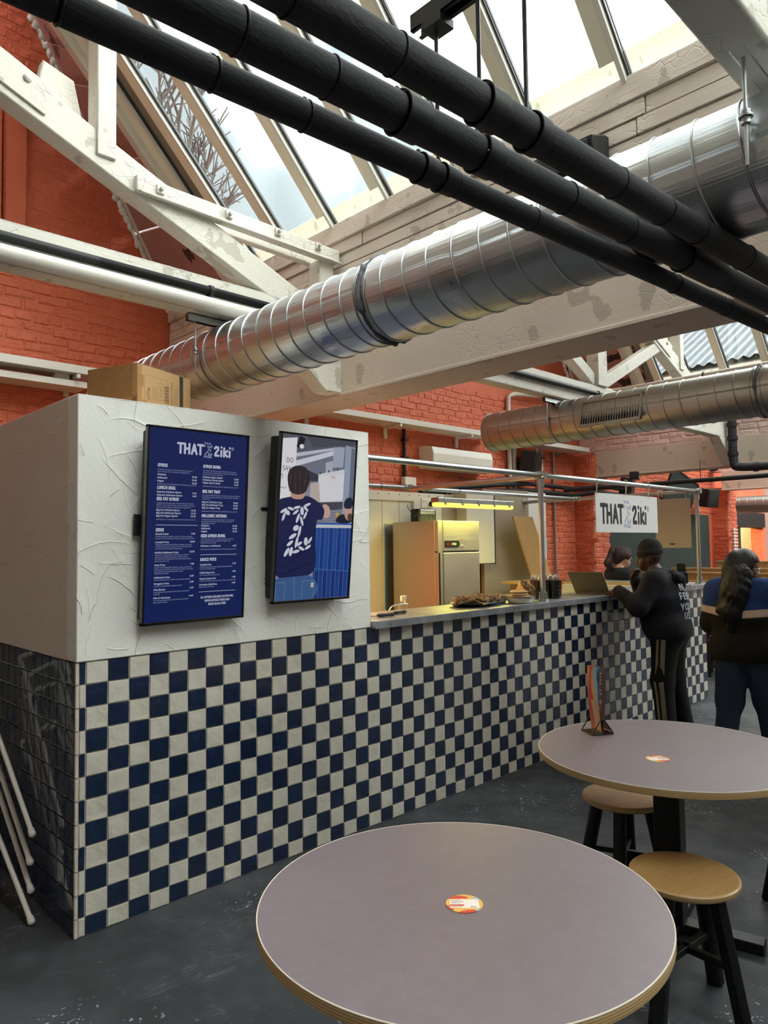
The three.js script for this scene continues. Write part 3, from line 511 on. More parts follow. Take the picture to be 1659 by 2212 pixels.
// ---------------------------------------------------------------- the kiosk
const BASE_H = 1.18, KX = 6.69, WX = 1.762, KH = 2.372;
const kiosk = thing('food_kiosk', 'white plastered food kiosk with blue and cream chequered tile base', 'kiosk');
{
  obj('plaster_wall', bx(0, WX, BASE_H, KH, -0.1, 0.004, 0.006), M.plaster, kiosk);
  obj('side_wall', bx(-0.002, 0.1, BASE_H, KH, -2.3, -0.098, 0.005), M.plasterShaded, kiosk);
  obj('end_wall', bx(WX - 0.1, WX - 0.002, BASE_H, KH, -0.75, -0.1, 0.005), M.plaster, kiosk);
  obj('base', [bx(0.006, KX, 0, BASE_H - 0.004, -0.106, -0.0062), bx(0.0062, 0.11, 0, BASE_H - 0.002, -2.3, -0.106), bx(KX - 0.1, KX - 0.001, 0, BASE_H - 0.004, -1.7, -0.106)], M.grout, kiosk);
  for (let j = 0; j < 12; j++) { const y1 = BASE_H - j * 0.1 - 0.0015, y0 = Math.max(0.001, BASE_H - (j + 1) * 0.1 + 0.0015); obj('corner_trim', bx(-0.0005, 0.014, y0, y1, -0.014, 0.0005, 0.003), M.trimTile, kiosk); }
  obj('top_shelf', bx(0.1, 1.6, KH - 0.045, KH - 0.015, -1.6, -0.1), M.ply, kiosk);
  obj('inner_lining', bx(0.102, WX - 0.1, 0.9, KH - 0.05, -0.115, -0.103), M.creamPanel, kiosk);
  const list = [], P = 0.0992, X0 = 0.0452, mk = (w, h) => Array.from({ length: 6 }, () => piece(w, h, 0.0062, 0.0022, 0.0007, rnd() * 3, rnd() * 3)), cache = {};
  const geo = (w, h) => { const k = w.toFixed(3) + h.toFixed(3); return (cache[k] ??= mk(w, h))[Math.floor(rnd() * 6)]; };
  for (let i = -1; i < 67; i++) for (let j = 0; j < 12; j++) {
    const xa = i < 0 ? 0.0155 : X0 + i * P, xb = X0 + (i + 1) * P, ya = Math.max(0.002, BASE_H - (j + 1) * 0.1), yb = BASE_H - j * 0.1; if (xb > KX + 0.02) continue;
    const w = xb - xa - 0.0036, h = yb - ya - 0.0036, dark = mod(i + j, 2) === 1; if (xa > WX && j === 0 && false) continue;
    list.push({ x: (xa + xb) / 2, y: (ya + yb) / 2, z: -0.0062, turn: 0, tx: rr(-0.006, 0.006), ty: rr(-0.006, 0.006), w, h, geo: geo(w, h), mat: dark ? M.navy : M.cream });
  }
  for (let k = 0; k < 22; k++) for (let j = 0; j < 12; j++) {
    const ya = Math.max(0.002, BASE_H - (j + 1) * 0.1), yb = BASE_H - j * 0.1, za = -0.016 - k * 0.1, w = 0.0964, h = yb - ya - 0.0036;
    list.push({ x: 0.0062, y: (ya + yb) / 2, z: za - 0.05, turn: -Math.PI / 2, tx: 0, ty: rr(-0.012, 0.012), w, h, geo: geo(w, h), mat: M.sideTile });
  }
  lay(kiosk, list, 'tile', 300, 'tile_field');
}
{
  const w = thing('worktop', 'long zinc clad serving worktop on the chequered counter', 'worktop');
  obj('slab', bx(WX + 0.004, 6.97, 1.177, 1.217, -0.42, 0.044, 0.003), M.board, w);
  obj('top_sheet', bx(WX + 0.003, 6.972, 1.2165, 1.2195, -0.425, 0.046, 0.001), M.zinc, w);
  for (const [a, b] of [[WX + 0.003, 3.1], [3.103, 5.4], [5.403, 6.972]]) { obj('edge_strip', bx(a, b, 1.174, 1.2185, 0.0445, 0.0485, 0.0015), M.zinc, w); for (let x = a + 0.12; x < b; x += 0.62) obj('screw', cyl([x, 1.196, 0.048], [x, 1.196, 0.0505], 0.0042, 8), M.darkSteel, w); }
  obj('end_strip', bx(WX, WX + 0.0028, 1.174, 1.2185, 0.006, 0.0485, 0.001), M.zinc, w);
  const r = thing('return_worktop', 'far return worktop with a pale wooden inner fascia, beside the worker', 'worktop');
  obj('top_sheet', bx(6.72, 7.02, 1.2, 1.225, -1.75, -0.44, 0.003), M.zinc, r); obj('fascia', bx(6.7, 6.74, 1.115, 1.2, -1.75, -0.44, 0.003), M.board, r); obj('panel', bx(6.8, 6.84, 0, 1.2, -1.75, -0.44, 0.003), M.board, r);
}

// ---------------------------------------------------------------- lettering
function stroke(g, pts, w, closed) { g.lineWidth = w; g.lineCap = g.lineJoin = 'round'; g.beginPath(); pts.forEach((p, i) => (i ? g.lineTo(p[0], p[1]) : g.moveTo(p[0], p[1]))); if (closed) g.closePath(); g.stroke(); }
const LET = { T: [[[0, 0], [0.62, 0]], [[0.31, 0], [0.31, 1]]], H: [[[0, 0], [0, 1]], [[0.52, 0], [0.52, 1]], [[0, 0.5], [0.52, 0.5]]], A: [[[0, 1], [0.27, 0], [0.58, 1]], [[0.14, 0.66], [0.45, 0.66]]], Z: [[[0.02, 0.2], [0.16, 0.04], [0.42, 0.06], [0.48, 0.28], [0.1, 0.8], [0.08, 0.97], [0.52, 0.97]]], I: [[[0, 0.42], [0, 1]], [[0, 0.02], [0.01, 0.03]]], K: [[[0, 0.1], [0, 1]], [[0.42, 0.36], [0.03, 0.68], [0.44, 1]]] };
function olive(g, x, y, a, l, w) { g.save(); g.translate(x, y); g.rotate(a); g.beginPath(); g.ellipse(0, 0, l, w, 0, 0, 7); g.fill(); g.restore(); }
function leafZ(g, x, y, h) { // the Z wreathed out of leaves: x, y centre, h height
  const L = [[-0.3, -0.43, 0.4], [-0.05, -0.42, 0.7], [0.18, -0.42, 1.2], [-0.34, -0.25, 1.9], [0, -0.22, 1.25], [0.22, -0.2, 1.1], [0.36, -0.26, 1.9], [0.06, -0.04, 2.0], [0.26, 0.02, 1.7], [-0.06, 0.13, 2.6], [0.1, 0.24, 1.8], [-0.24, 0.25, 2.5], [-0.34, 0.42, 1.9], [-0.14, 0.42, 1.7], [0.08, 0.33, 1.75], [0.06, 0.46, 3.1], [0.26, 0.34, 1.5], [0.36, 0.26, 1.9], [0.3, 0.46, 2.7]];
  for (const [a, b, r] of L) olive(g, x + a * h * 0.72, y + b * h, r, h * 0.085, h * 0.047);
}
function logo(g, x, y, h, ink, leaf) { // x: left, y: top of the capitals
  const word = (s, X, ws) => { for (const c of s) { for (const p of LET[c]) stroke(g, p.map(([a, b]) => [X + a * h, y + b * h]), h * 0.25); X += ws[c] * h; } return X; };
  g.strokeStyle = ink; let X = word('THAT', x, { T: 0.83, H: 0.84, A: 0.72 }); g.fillStyle = leaf; leafZ(g, X + 0.42 * h, y + 0.46 * h, h * 1.7);
  g.strokeStyle = ink; X = word('ZIKI', X + 1.25 * h, { Z: 0.86, I: 0.36, K: 0.72 }); g.strokeStyle = g.fillStyle = ink; g.lineWidth = h * 0.04; g.beginPath(); g.arc(X + 0.02 * h, y + 0.08 * h, h * 0.15, 0, 7); g.stroke(); g.font = `bold ${h * 0.2}px sans-serif`; g.textAlign = 'center'; g.fillText('R', X + 0.02 * h, y + 0.15 * h); g.textAlign = 'left';
}
const menuTex = canvasTex(1100, 1860, (g, W, H) => {
  g.fillStyle = '#16245c'; g.fillRect(0, 0, W, H);
  logo(g, 300, 128, 92, '#c9cbe0', '#9aa3c6');
  const ink = '#dcdfee';
  const ym = (x, y) => 368 + (y - 372) * 0.79 - (x > 560 ? 38 : 0);
  const head = (s, x, y) => { g.fillStyle = ink; g.strokeStyle = ink; g.save(); g.translate(x, ym(x, y)); g.transform(0.88, 0, -0.06, 1.15, 0, 0); g.font = 'bold 37px sans-serif'; g.lineWidth = 1.5; g.strokeText(s, 0, 0); g.fillText(s, 0, 0); g.restore(); };
  const it = (s, x, y) => { g.fillStyle = ink; g.font = 'bold 24px sans-serif'; g.fillText(s, x, ym(x, y)); };
  const pr = (s, x, y) => { g.fillStyle = ink; g.font = 'bold 23px sans-serif'; g.textAlign = 'right'; g.fillText(s, x, ym(x, y)); g.textAlign = 'left'; };
  const tx = (s, x, y) => { g.fillStyle = '#b9bfdc'; g.save(); g.translate(x, ym(x, y)); g.transform(0.9, 0, -0.15, 1, 0, 0); g.font = '17px sans-serif'; g.fillText(s, 0, 0); g.restore(); };
  const L = 92, R = 585, LP = 520, RP = 1010, add = 'Add halloumi (+£1.49) Add feta (+£1.49) Add hummus (+0.79)';
  const rule = (x0, x1, y) => { g.fillStyle = ink; g.fillRect(x0, ym(x0, y), x1 - x0, 4); };
  head('GYROS', L, 372); ['All Gyros are served in a warm pita with your choice of', 'sauce, lettuce, onions, tomatoes and oregano fries.'].forEach((s, i) => tx(s, L, 412 + i * 25));
  ['Chicken', 'Halloumi', 'Vegan'].forEach((s, i) => { it(s, L, 478 + i * 39); pr('10.49', LP, 488 + i * 39); }); g.save(); tx(add, L, 590); g.restore();
  head('LUNCH DEAL', L, 645); ['Express Chicken Gyros', 'Express Halloumi Gyros'].forEach((s, i) => { it(s, L, 688 + i * 37); pr('8.49', LP, 690 + i * 37); });
  head('BIG FAT GYROS', L, 782); ['A bigger pita with more meat, fries and halloumi included.', 'Served in a warm pita with your choice of protein and sauce,', 'lettuce, onions, tomatoes, halloumi and oregano fries.'].forEach((s, i) => tx(s, L, 820 + i * 25));
  ['Big Fat Chicken Gyros', 'Big Fat Halloumi Gyros', 'Big Fat Vegan Gyros'].forEach((s, i) => { it(s, L, 908 + i * 36); pr('14.79', LP, 908 + i * 36); }); tx(add, L, 1020); rule(L, 545, 1078);
  head('SIDES', L, 1160);
  const sides = [['Greek Salad', '7.89', ['Freshly prepared cucumber, tomato, red onion, and olives', 'tossed in our homemade dressing and of course, feta cheese.']], ['Loaded Fries', '10.99', ['Oregano fries topped with chicken, tomatoes, onions and', 'crumbled feta and your choice of sauce. If you like a bit of', 'mustard, we recommend the House sauce!']], ['Grilled Halloumi Fries', '10.99', ['Oregano fries topped with grilled halloumi, tomatoes,', 'onions and crumbled feta and your choice of sauce.', 'If you like a bit of mustard, we recommend House sauce!', 'Add halloumi (+£1.99)']], ['Feta Fries', '7.49', ['Oregano fries topped with tomatoes, onions, your choice of', 'filling and sauce. Finished with a sprinkle of feta. If you like a', 'bit of mustard, we recommend House sauce!', 'Add halloumi (+£1.99)']], ['Halloumi Fries', '8.99', ['Hand cut halloumi fries. Choose a sauce and get dipping!']], ['Oregano Fries', '3.99', ['Crispy fries seasoned with oregano and salt']], ['Pita Bread', '1.49', ['Rustic pita bread, handmade from Athens, served warm', 'and fluffy']], ['Pita & Hummus', '4.49', ['Our rustic pita bread flown in from Greece served with', 'silky smooth hummus']]];
  let y = 1202; for (const [a, p, d] of sides) { it(a, L, y); pr(p, LP, y - 6); d.forEach((s, i) => tx(s, L, y + 26 + i * 25)); y += 48 + d.length * 26; }
  head('GYROS BOWL', R, 398); ['Like a gyros but deconstructed. Served in a box with your', 'choice of sauce, salad and filling. Topped with oregano fries', 'and, of course, a warm Greek pita.'].forEach((s, i) => tx(s, R, 438 + i * 25));
  ['Chicken Gyros Bowl', 'Halloumi Gyros Bowl', 'Vegan Gyros Bowl'].forEach((s, i) => { it(s, R, 525 + i * 36); pr('12.49', RP, 532 + i * 36); }); tx(add, R, 637);
  head('BIG FAT TRAY', R, 715); ['OK, so you\'re REALLY hungry. Gyros, halloumi and more halloumi.', 'Served with a large pita bread, your choice of sauce, salad and', 'oregano fries.'].forEach((s, i) => tx(s, R, 750 + i * 25));
  ['Big Fat Chicken Tray', 'Big Fat Halloumi Tray', 'Big Fat Vegan Tray'].forEach((s, i) => { it(s, R, 842 + i * 36); pr('16.99', RP, 842 + i * 36); }); tx(add, R, 955);
  head('HELLENIC HOTBOX', R, 1024); ['A freshly prepared Greek salad tossed in our homemade', 'dressing served with your choice of filling, sauce and a', 'fluffy Greek pita bread!'].forEach((s, i) => tx(s, R, 1060 + i * 25));
  ['Chicken', 'Halloumi', 'Vegan'].forEach((s, i) => { it(s, R, 1142 + i * 36); pr('10.49', RP, 1142 + i * 36); });
  head('KIDS GYROS BOWL', R, 1280); ['A kids Greek gyros bowl. 1/2 a pita bread, your choice of', 'sauce, lettuce, onions, tomatoes and oregano fries.', 'With your choice of filling.'].forEach((s, i) => tx(s, R, 1310 + i * 24)); it('Chicken or Halloumi', R, 1400); pr('6.49', RP, 1400); tx(add, R, 1440); rule(R, 1015, 1500);
  head('SAUCE POTS', R, 1582);
  [['Tzatziki Pot', ['Freshly prepared every day. Creamy homemade Tzatziki.', 'You can never get enough']], ['Chilli Mayo Pot', ['A cool mayo with a little spicy kick']], ['House Sauce Pot', ['A honey and mustard style sauce with a peachy and honey kick']], ['Sriracha Chilli Pot', ['Spicy sriracha chilli sauce']]].reduce((yy, [a, d]) => { it(a, R, yy); pr('1.49', RP, yy - 8); d.forEach((s, i) => tx(s, R, yy + 26 + i * 24)); return yy + 50 + d.length * 26; }, 1640);
  rule(R, 1012, 1970); g.textAlign = 'center'; ['ALL OPTIONS AVAILABLE GLUTEN FREE,', 'SERVED WITHOUT BREAD AND', 'MORE SALAD & FRIES'].forEach((s, i) => { g.save(); g.translate(800, 1662 + i * 36); g.transform(0.74, 0, -0.04, 1.15, 0, 0); g.font = 'bold 28px sans-serif'; g.fillStyle = ink; g.fillText(s, 0, 0); g.restore(); });
});
const promoTex = canvasTex(820, 1400, (g, W, H) => {
  const poly = (c, ...p) => { g.fillStyle = c; g.beginPath(); p.forEach(([x, y], i) => (i ? g.lineTo(x, y) : g.moveTo(x, y))); g.closePath(); g.fill(); };
  const blob = (c, pts) => { g.fillStyle = c; g.beginPath(); const n = pts.length; for (let i = 0; i < n; i++) { const a = pts[i], b = pts[(i + 1) % n], m = [(a[0] + b[0]) / 2, (a[1] + b[1]) / 2]; i ? g.quadraticCurveTo(a[0], a[1], m[0], m[1]) : g.moveTo(m[0], m[1]); } g.quadraticCurveTo(pts[0][0], pts[0][1], (pts[0][0] + pts[1][0]) / 2, (pts[0][1] + pts[1][1]) / 2); g.fill(); };
  g.fillStyle = '#8e92a3'; g.fillRect(0, 0, W, H);
  poly('#5d5f6c', [0, 0], [W, 0], [W, 60], [150, 200], [0, 120]); poly('#767a8a', [150, 180], [W, 40], [W, 420], [150, 420]);
  poly('#4d505d', [250, 0], [W, 0], [W, 30], [330, 90]); poly('#c3c7d6', [150, 150], [640, 60], [640, 80], [150, 185]); poly('#d5d8e4', [150, 215], [640, 78], [670, 110], [150, 265]);
  poly('#b1b6c6', [480, 210], [560, 190], [560, 330], [480, 350]); poly('#3b3f52', [200, 265], [400, 320], [400, 380], [200, 380]);
  poly('#a9b0c2', [560, 70], [690, 60], [680, 240], [560, 250]); poly('#d9dbe2', [405, 315], [700, 255], [700, 560], [405, 620]); poly('#c4b5ae', [320, 400], [420, 380], [440, 560], [320, 560]); poly('#e2e2e8', [405, 330], [700, 300], [700, 520], [440, 560]);
  poly('#4a4a55', [420, 560], [700, 545], [700, 610], [420, 640]); poly('#7d818e', [420, 640], [700, 610], [700, 740], [420, 740]);
  g.strokeStyle = '#a8abb5'; g.lineWidth = 3; for (let i = 0; i < 5; i++) { g.beginPath(); g.moveTo(420, 650 + i * 22); g.lineTo(700, 630 + i * 22); g.stroke(); }
  poly('#9aa6bd', [700, 40], [W, 60], [W, 760], [700, 760]); poly('#6d7484', [770, 60], [W, 70], [W, 560], [770, 500]);
  poly('#ece9ee', [0, 40], [155, 20], [150, 640], [0, 640]); g.fillStyle = '#3a3f57'; g.font = '54px sans-serif'; g.fillText('DO', 50, 235); g.fillText('SAY', 14, 305); g.fillText('?', 4, 375); g.font = '20px sans-serif'; g.fillText('ANCED', 2, 455); g.fillText('E', 2, 486);
  g.fillStyle = '#1c1e26'; g.save(); g.translate(195, 60); g.rotate(0.35); g.fillRect(-30, -50, 62, 100); g.restore(); g.fillStyle = '#e9ebf2'; g.beginPath(); g.ellipse(205, 92, 24, 20, 0, 0, 7); g.fill();
  for (const [x, y] of [[425, 305], [520, 285], [620, 262]]) { g.fillStyle = '#44485a'; g.beginPath(); g.arc(x, y, 10, 0, 7); g.fill(); }
  g.fillStyle = '#c07a66'; g.fillRect(548, 325, 50, 5); g.fillRect(548, 340, 50, 5);
  g.fillStyle = '#d2a93e'; g.fillRect(625, 645, 32, 42);
  // the counter: blue vertical tiles
  poly('#1d3f86', [400, 745], [W, 755], [W, H], [400, H]); for (let i = 0; i < 9; i++) { poly(i % 2 ? '#1c3d84' : '#244c9b', [420 + i * 48, 790], [466 + i * 48, 790], [466 + i * 48, 1160], [420 + i * 48, 1150]); poly(i % 2 ? '#233f8b' : '#1b3474', [420 + i * 48, 1165], [466 + i * 48, 1170], [466 + i * 48, H], [420 + i * 48, H]); }
  g.strokeStyle = '#7fa0d8'; g.lineWidth = 2.5; for (let i = 0; i < 10; i++) { g.beginPath(); g.moveTo(418 + i * 48, 780); g.lineTo(418 + i * 48, H); g.stroke(); } g.beginPath(); g.moveTo(418, 1140); g.lineTo(W, 1175); g.stroke();
  poly('#c9cdd6', [400, 752], [W, 752], [W, 782], [400, 782]); poly('#2d5fae', [420, 735], [W, 740], [W, 754], [420, 752]);
  // worker behind the counter
  blob('#1d2233', [[620, 740], [640, 680], [720, 650], [820, 690], [820, 740]]); blob('#c8a294', [[715, 590], [820, 580], [820, 690], [770, 720], [730, 680]]); blob('#5b4339', [[760, 660], [820, 640], [820, 720], [775, 722]]); blob('#232a3d', [[712, 600], [720, 530], [770, 500], [820, 515], [820, 600], [770, 610]]);
  // customer seen from behind: jeans, navy shirt with the leaf Z, arm, hair
  blob('#3f6192', [[-40, 1180], [430, 1170], [490, 1420], [-40, 1440]]); g.strokeStyle = '#7f9cc4'; g.lineWidth = 3; g.strokeRect(290, 1240, 130, 180); g.beginPath(); g.moveTo(195, 1180); g.lineTo(215, 1400); g.stroke(); g.strokeRect(10, 1245, 95, 170); g.fillStyle = '#c9c4bd'; g.fillRect(385, 1258, 30, 42);
  blob('#cfaa9c', [[480, 560], [560, 600], [560, 690], [490, 700], [440, 640]]);
  blob('#1f2450', [[-60, 560], [110, 520], [260, 505], [350, 520], [470, 590], [500, 640], [470, 725], [400, 700], [410, 900], [440, 1190], [200, 1200], [-60, 1210]]);
  g.strokeStyle = 'rgba(14,16,44,0.6)'; g.lineWidth = 7; for (const p of [[[380, 940], [230, 1020], [60, 1120]], [[400, 1080], [250, 1120], [70, 1180]], [[420, 700], [390, 820], [395, 980]]]) { g.beginPath(); g.moveTo(...p[0]); g.quadraticCurveTo(...p[1], ...p[2]); g.stroke(); }
  blob('#c39a88', [[120, 440], [270, 440], [270, 530], [190, 545], [110, 530]]);
  blob('#33292d', [[70, 330], [110, 270], [200, 250], [280, 275], [320, 350], [300, 420], [275, 480], [200, 505], [110, 490], [80, 420]]); g.strokeStyle = '#594a4b'; g.lineWidth = 4; for (let i = 0; i < 26; i++) { const x = 90 + (i * 53) % 210, y = 290 + (i * 37) % 170; g.beginPath(); g.moveTo(x, y); g.quadraticCurveTo(x + 14, y + 14, x + 6, y + 40); g.stroke(); }
  g.fillStyle = '#d7dbe6';
  for (const [x, y, a, l, w] of [[52, 640, -0.5, 38, 13], [55, 690, -1.2, 40, 13], [92, 655, 0.6, 30, 19], [125, 622, 0.25, 36, 12], [190, 610, -0.2, 38, 12], [300, 585, -0.35, 38, 12], [285, 618, 0.7, 36, 12], [180, 650, -0.6, 36, 12], [246, 640, 1.4, 36, 20], [282, 675, -1.1, 38, 12], [205, 700, -1.2, 44, 14], [248, 725, 1.2, 44, 13], [190, 785, -0.4, 32, 24], [230, 815, -1.35, 52, 14], [160, 855, -0.5, 44, 17], [205, 905, -1.35, 52, 14], [135, 915, -0.6, 38, 15], [105, 990, -1.0, 44, 17], [150, 985, -1.35, 40, 19], [205, 985, -0.2, 38, 14], [235, 920, -0.5, 34, 13], [260, 960, 0.4, 36, 13], [305, 900, 1.5, 36, 22], [350, 890, -1.0, 34, 12], [330, 950, -0.5, 36, 13]]) olive(g, x, y, a, l, w);
});
const signTex = canvasTex(1024, 300, (g, W, H) => { g.fillStyle = '#ecebea'; g.fillRect(0, 0, W, H); g.save(); g.translate(0, 0); g.scale(0.93, 1.08); logo(g, 84, 84, 122, '#1b1c2b', '#aab3cf'); g.restore(); });
function tv(label, x0, x1, y0, y1, zt, zb, texture, depth) {
  const cx = (x0 + x1) / 2, w = x1 - x0, h = y1 - y0, t = thing('wall_screen', label, 'screen', [cx, (y0 + y1) / 2, (zt + zb) / 2]); t.rotation.x = Math.atan2(zt - zb, h);
  obj('housing', prism([[-w / 2 + 0.008, 0], [w / 2 - 0.008, 0], [w / 2 - 0.012, -depth * 0.7], [w / 2 - 0.05, -depth], [-w / 2 + 0.05, -depth], [-w / 2 + 0.012, -depth * 0.7]].map(([a, b]) => [a, b]), -h / 2 + 0.03, h / 2 - 0.03, 0.006).rotateX(Math.PI / 2).translate(0, 0, -0.02), M.plastic, t);
  const f = 0.011; obj('bezel', [bx(-w / 2, -w / 2 + f, -h / 2, h / 2, -0.025, 0.002, 0.002), bx(w / 2 - f, w / 2, -h / 2, h / 2, -0.025, 0.002, 0.002), bx(-w / 2, w / 2, -h / 2, -h / 2 + f * 1.3, -0.025, 0.002, 0.002), bx(-w / 2, w / 2, h / 2 - f, h / 2, -0.025, 0.002, 0.002), bx(-w / 2 + 0.002, w / 2 - 0.002, -h / 2 + 0.002, h / 2 - 0.002, -0.024, -0.004)], M.blackGloss, t);
  const p = plate(texture, -w / 2 + f, w / 2 - f, -h / 2 + f * 1.3, h / 2 - f, -0.0035); obj('screen', p.g, phy({ color: '#000000', emissive: '#ffffff', emissiveMap: texture, emissiveIntensity: 0.33, roughness: 0.16 }), t);
  obj('wall_bracket', [bx(-w / 2 - 0.02, w / 2 + 0.015, -0.05, 0.05, -depth - 0.03, -depth - 0.012, 0.004), bx(-0.1, 0.1, -0.12, 0.12, -depth - 0.05, -depth, 0.004)], M.plastic, t);
  obj('vents', Array.from({ length: 34 }, (_, i) => bx(-w / 2 + 0.001, -w / 2 + 0.03, -h / 2 + 0.1 + i * (h - 0.2) / 33, -h / 2 + 0.106 + i * (h - 0.2) / 33, -depth * 0.75, -depth * 0.35)), M.black, t);
  return t;
}
tv('left wall screen showing the dark blue food menu', 0.272, 0.82, 1.318, 2.248, 0.125, 0.06, menuTex, 0.05);
tv('right wall screen showing a man from behind in a navy shirt', 0.988, 1.525, 1.372, 2.285, 0.17, 0.075, promoTex, 0.11);

// ---------------------------------------------------------------- cardboard box on the kiosk
{
  const tx = canvasTex(700, 420, (g, W, H) => {
    g.fillStyle = '#b89468'; g.fillRect(0, 0, W, H); g.fillStyle = '#a67f52'; g.fillRect(0, 0, 50, H); g.fillRect(0, 300, 120, 120); g.strokeStyle = '#5d4a36'; g.lineWidth = 2; g.strokeRect(85, 78, 300, 250); g.strokeRect(265, 120, 60, 150); g.fillStyle = '#4c3c2c';
    const vert = (s, x, y, f) => { g.save(); g.translate(x, y); g.rotate(-Math.PI / 2); g.font = f; g.fillText(s, 0, 0); g.restore(); };
    vert('CF736', 150, 290, 'bold 38px sans-serif'); vert('VEGWARE', 112, 270, '14px sans-serif'); for (let i = 0; i < 6; i++) vert('Gourmet container, kraft', 180 + i * 14, 300 - (i % 3) * 14, '11px sans-serif'); vert('FOODSERVICE', 300, 250, 'bold 15px sans-serif');
    for (let i = 0; i < 22; i++) g.fillRect(340, 130 + i * 7, 60, 2 + (i * 7) % 4); vert('COMPOSTABLE', 450, 300, '32px sans-serif'); for (let i = 0; i < 4; i++) vert('Made from renewable plants and', 475 + i * 14, 300, '11px sans-serif'); g.beginPath(); g.arc(445, 355, 26, 0, 7); g.lineWidth = 5; g.stroke(); g.beginPath(); g.arc(440, 355, 14, 0, 7); g.fill();
    g.fillStyle = '#2f2b28'; g.fillRect(545, 0, 52, H); g.fillStyle = '#6b6055'; for (let y = 60; y < H; y += 9) for (let x = 0; x < 5; x++) g.fillRect(548 + x * 10, y + (x % 2) * 4, 5, 4);
  });
  const t = thing('cardboard_box', 'brown cardboard carton with printed side, standing on top of the kiosk', 'box', [0.372, 2.359, -0.2], 22 * Math.PI / 180);
  obj('carton', bx(0, 0.41, 0, 0.253, -0.335, 0, 0.003), M.cardDark, t); const p = plate(tx, 0.003, 0.407, 0.002, 0.251, 0.0008, { roughness: 0.8 }); obj('printed_panel', p.g, p.m, t, 'printed panel with barcode and dark stripe');
  obj('packing_tape', [bx(-0.0012, 0.045, 0.14, 0.2, -0.001, 0.0015), bx(-0.0014, 0, 0.0, 0.25, -0.03, 0.001), bx(-0.0014, 0, 0.035, 0.085, -0.334, 0), bx(-0.001, 0.41, 0.25, 0.254, -0.03, 0.001)], M.tape, t);
}

// ---------------------------------------------------------------- tables and stools
function discTop(r, y0, y1, m, em, t, names) {
  const d = lathe([[0, y1], [r - 0.004, y1], [r - 0.001, y1 - 0.002], [r, y1 - 0.004]], 96); boxUV(d); obj(names[0], d, m, t);
  const e = lathe([[r, y1 - 0.004], [r + 0.0005, y1 - 0.0045], [r + 0.0005, y0 + 0.003], [r - 0.003, y0], [0, y0]].reverse().map((p) => p), 96);
  const p = e.attributes.position, uv = e.attributes.uv; for (let i = 0; i < p.count; i++) uv.setXY(i, Math.atan2(p.getZ(i), p.getX(i)) * r, p.getY(i)); obj(names[1], e, em, t);
  const l = new THREE.TorusGeometry(r - 0.0015, 0.0022, 6, 120); l.rotateX(Math.PI / 2); l.translate(0, y1 - 0.002, 0); obj(names[2], l, M.lip, t);
}
function table(x, z, r, label, turn) {
  const t = thing('round_table', label, 'table', [x, 0, z], turn, 'round mauve topped tables');
  discTop(r, 0.733, 0.762, M.laminate, M.plyEdge, t, ['table_top', 'plywood_edge', 'top_lipping']);
  obj('post', bx(-0.055, 0.055, 0.012, 0.725, -0.055, 0.055, 0.008), M.legs, t); obj('mounting_plate', bx(-0.2, 0.2, 0.725, 0.733, -0.2, 0.2, 0.003), M.legs, t);
  for (const k of [0, 1]) { const g = bx(-0.36, 0.36, 0, 0.045, -0.04, 0.04, 0.006); g.rotateY(k * Math.PI / 2); obj('foot', g, M.legs, t); }
  return t;
}
table(0.215, 1.99, 0.517, 'nearest round mauve table with pale plywood edge and bare top', 0.5);
table(1.88, 1.775, 0.553, 'second round mauve table holding the flyer stand', 0.2);
function stool(x, z, turn, label) {
  const t = thing('round_stool', label, 'stool', [x, 0, z], turn, 'plywood topped stools with black legs');
  const r = 0.19, d = lathe([[0, 0.468], [0.12, 0.4685], [r - 0.012, 0.47], [r - 0.004, 0.4685], [r, 0.464]], 72); boxUV(d); obj('seat', d, M.plySeat, t);
  const e = lathe([[0, 0.444], [r - 0.006, 0.444], [r, 0.45], [r, 0.464]], 72); { const p = e.attributes.position, uv = e.attributes.uv; for (let i = 0; i < p.count; i++) uv.setXY(i, Math.atan2(p.getZ(i), p.getX(i)) * r, p.getY(i)); } obj('seat_edge', e, M.plyEdge, t);
  for (let k = 0; k < 4; k++) { const a = k * Math.PI / 2, c = Math.cos(a), s = Math.sin(a), A = V(c * 0.115, 0.444, s * 0.115), B = V(c * 0.205, 0, s * 0.205), g = new THREE.CylinderGeometry(0.031, 0.031, A.distanceTo(B), 6); g.rotateY(a * -1 + Math.PI / 6); g.applyQuaternion(new THREE.Quaternion().setFromUnitVectors(V(0, 1, 0), A.clone().sub(B).normalize())); const m = A.add(B).multiplyScalar(0.5); g.translate(m.x, m.y + 0.004, m.z); g.computeVertexNormals(); obj('leg', g.toNonIndexed(), M.legs, t); }
  for (let k = 0; k < 2; k++) { const g = bx(-0.16, 0.16, 0.19, 0.215, -0.0125, 0.0125, 0.003); g.rotateY(k * Math.PI / 2); obj('stretcher', g, M.legs, t); }
  obj('seat_plate', bx(-0.09, 0.09, 0.436, 0.4445, -0.09, 0.09), M.legs, t); return t;
}
stool(1.402, 2.045, -1.66, 'plywood topped stool standing between the two mauve tables');
stool(2.01, 1.49, 0.35, 'plywood topped stool partly hidden under the second mauve table');
stool(2.53, 2.16, 0.55, 'stool at the right edge of which only a black leg shows');
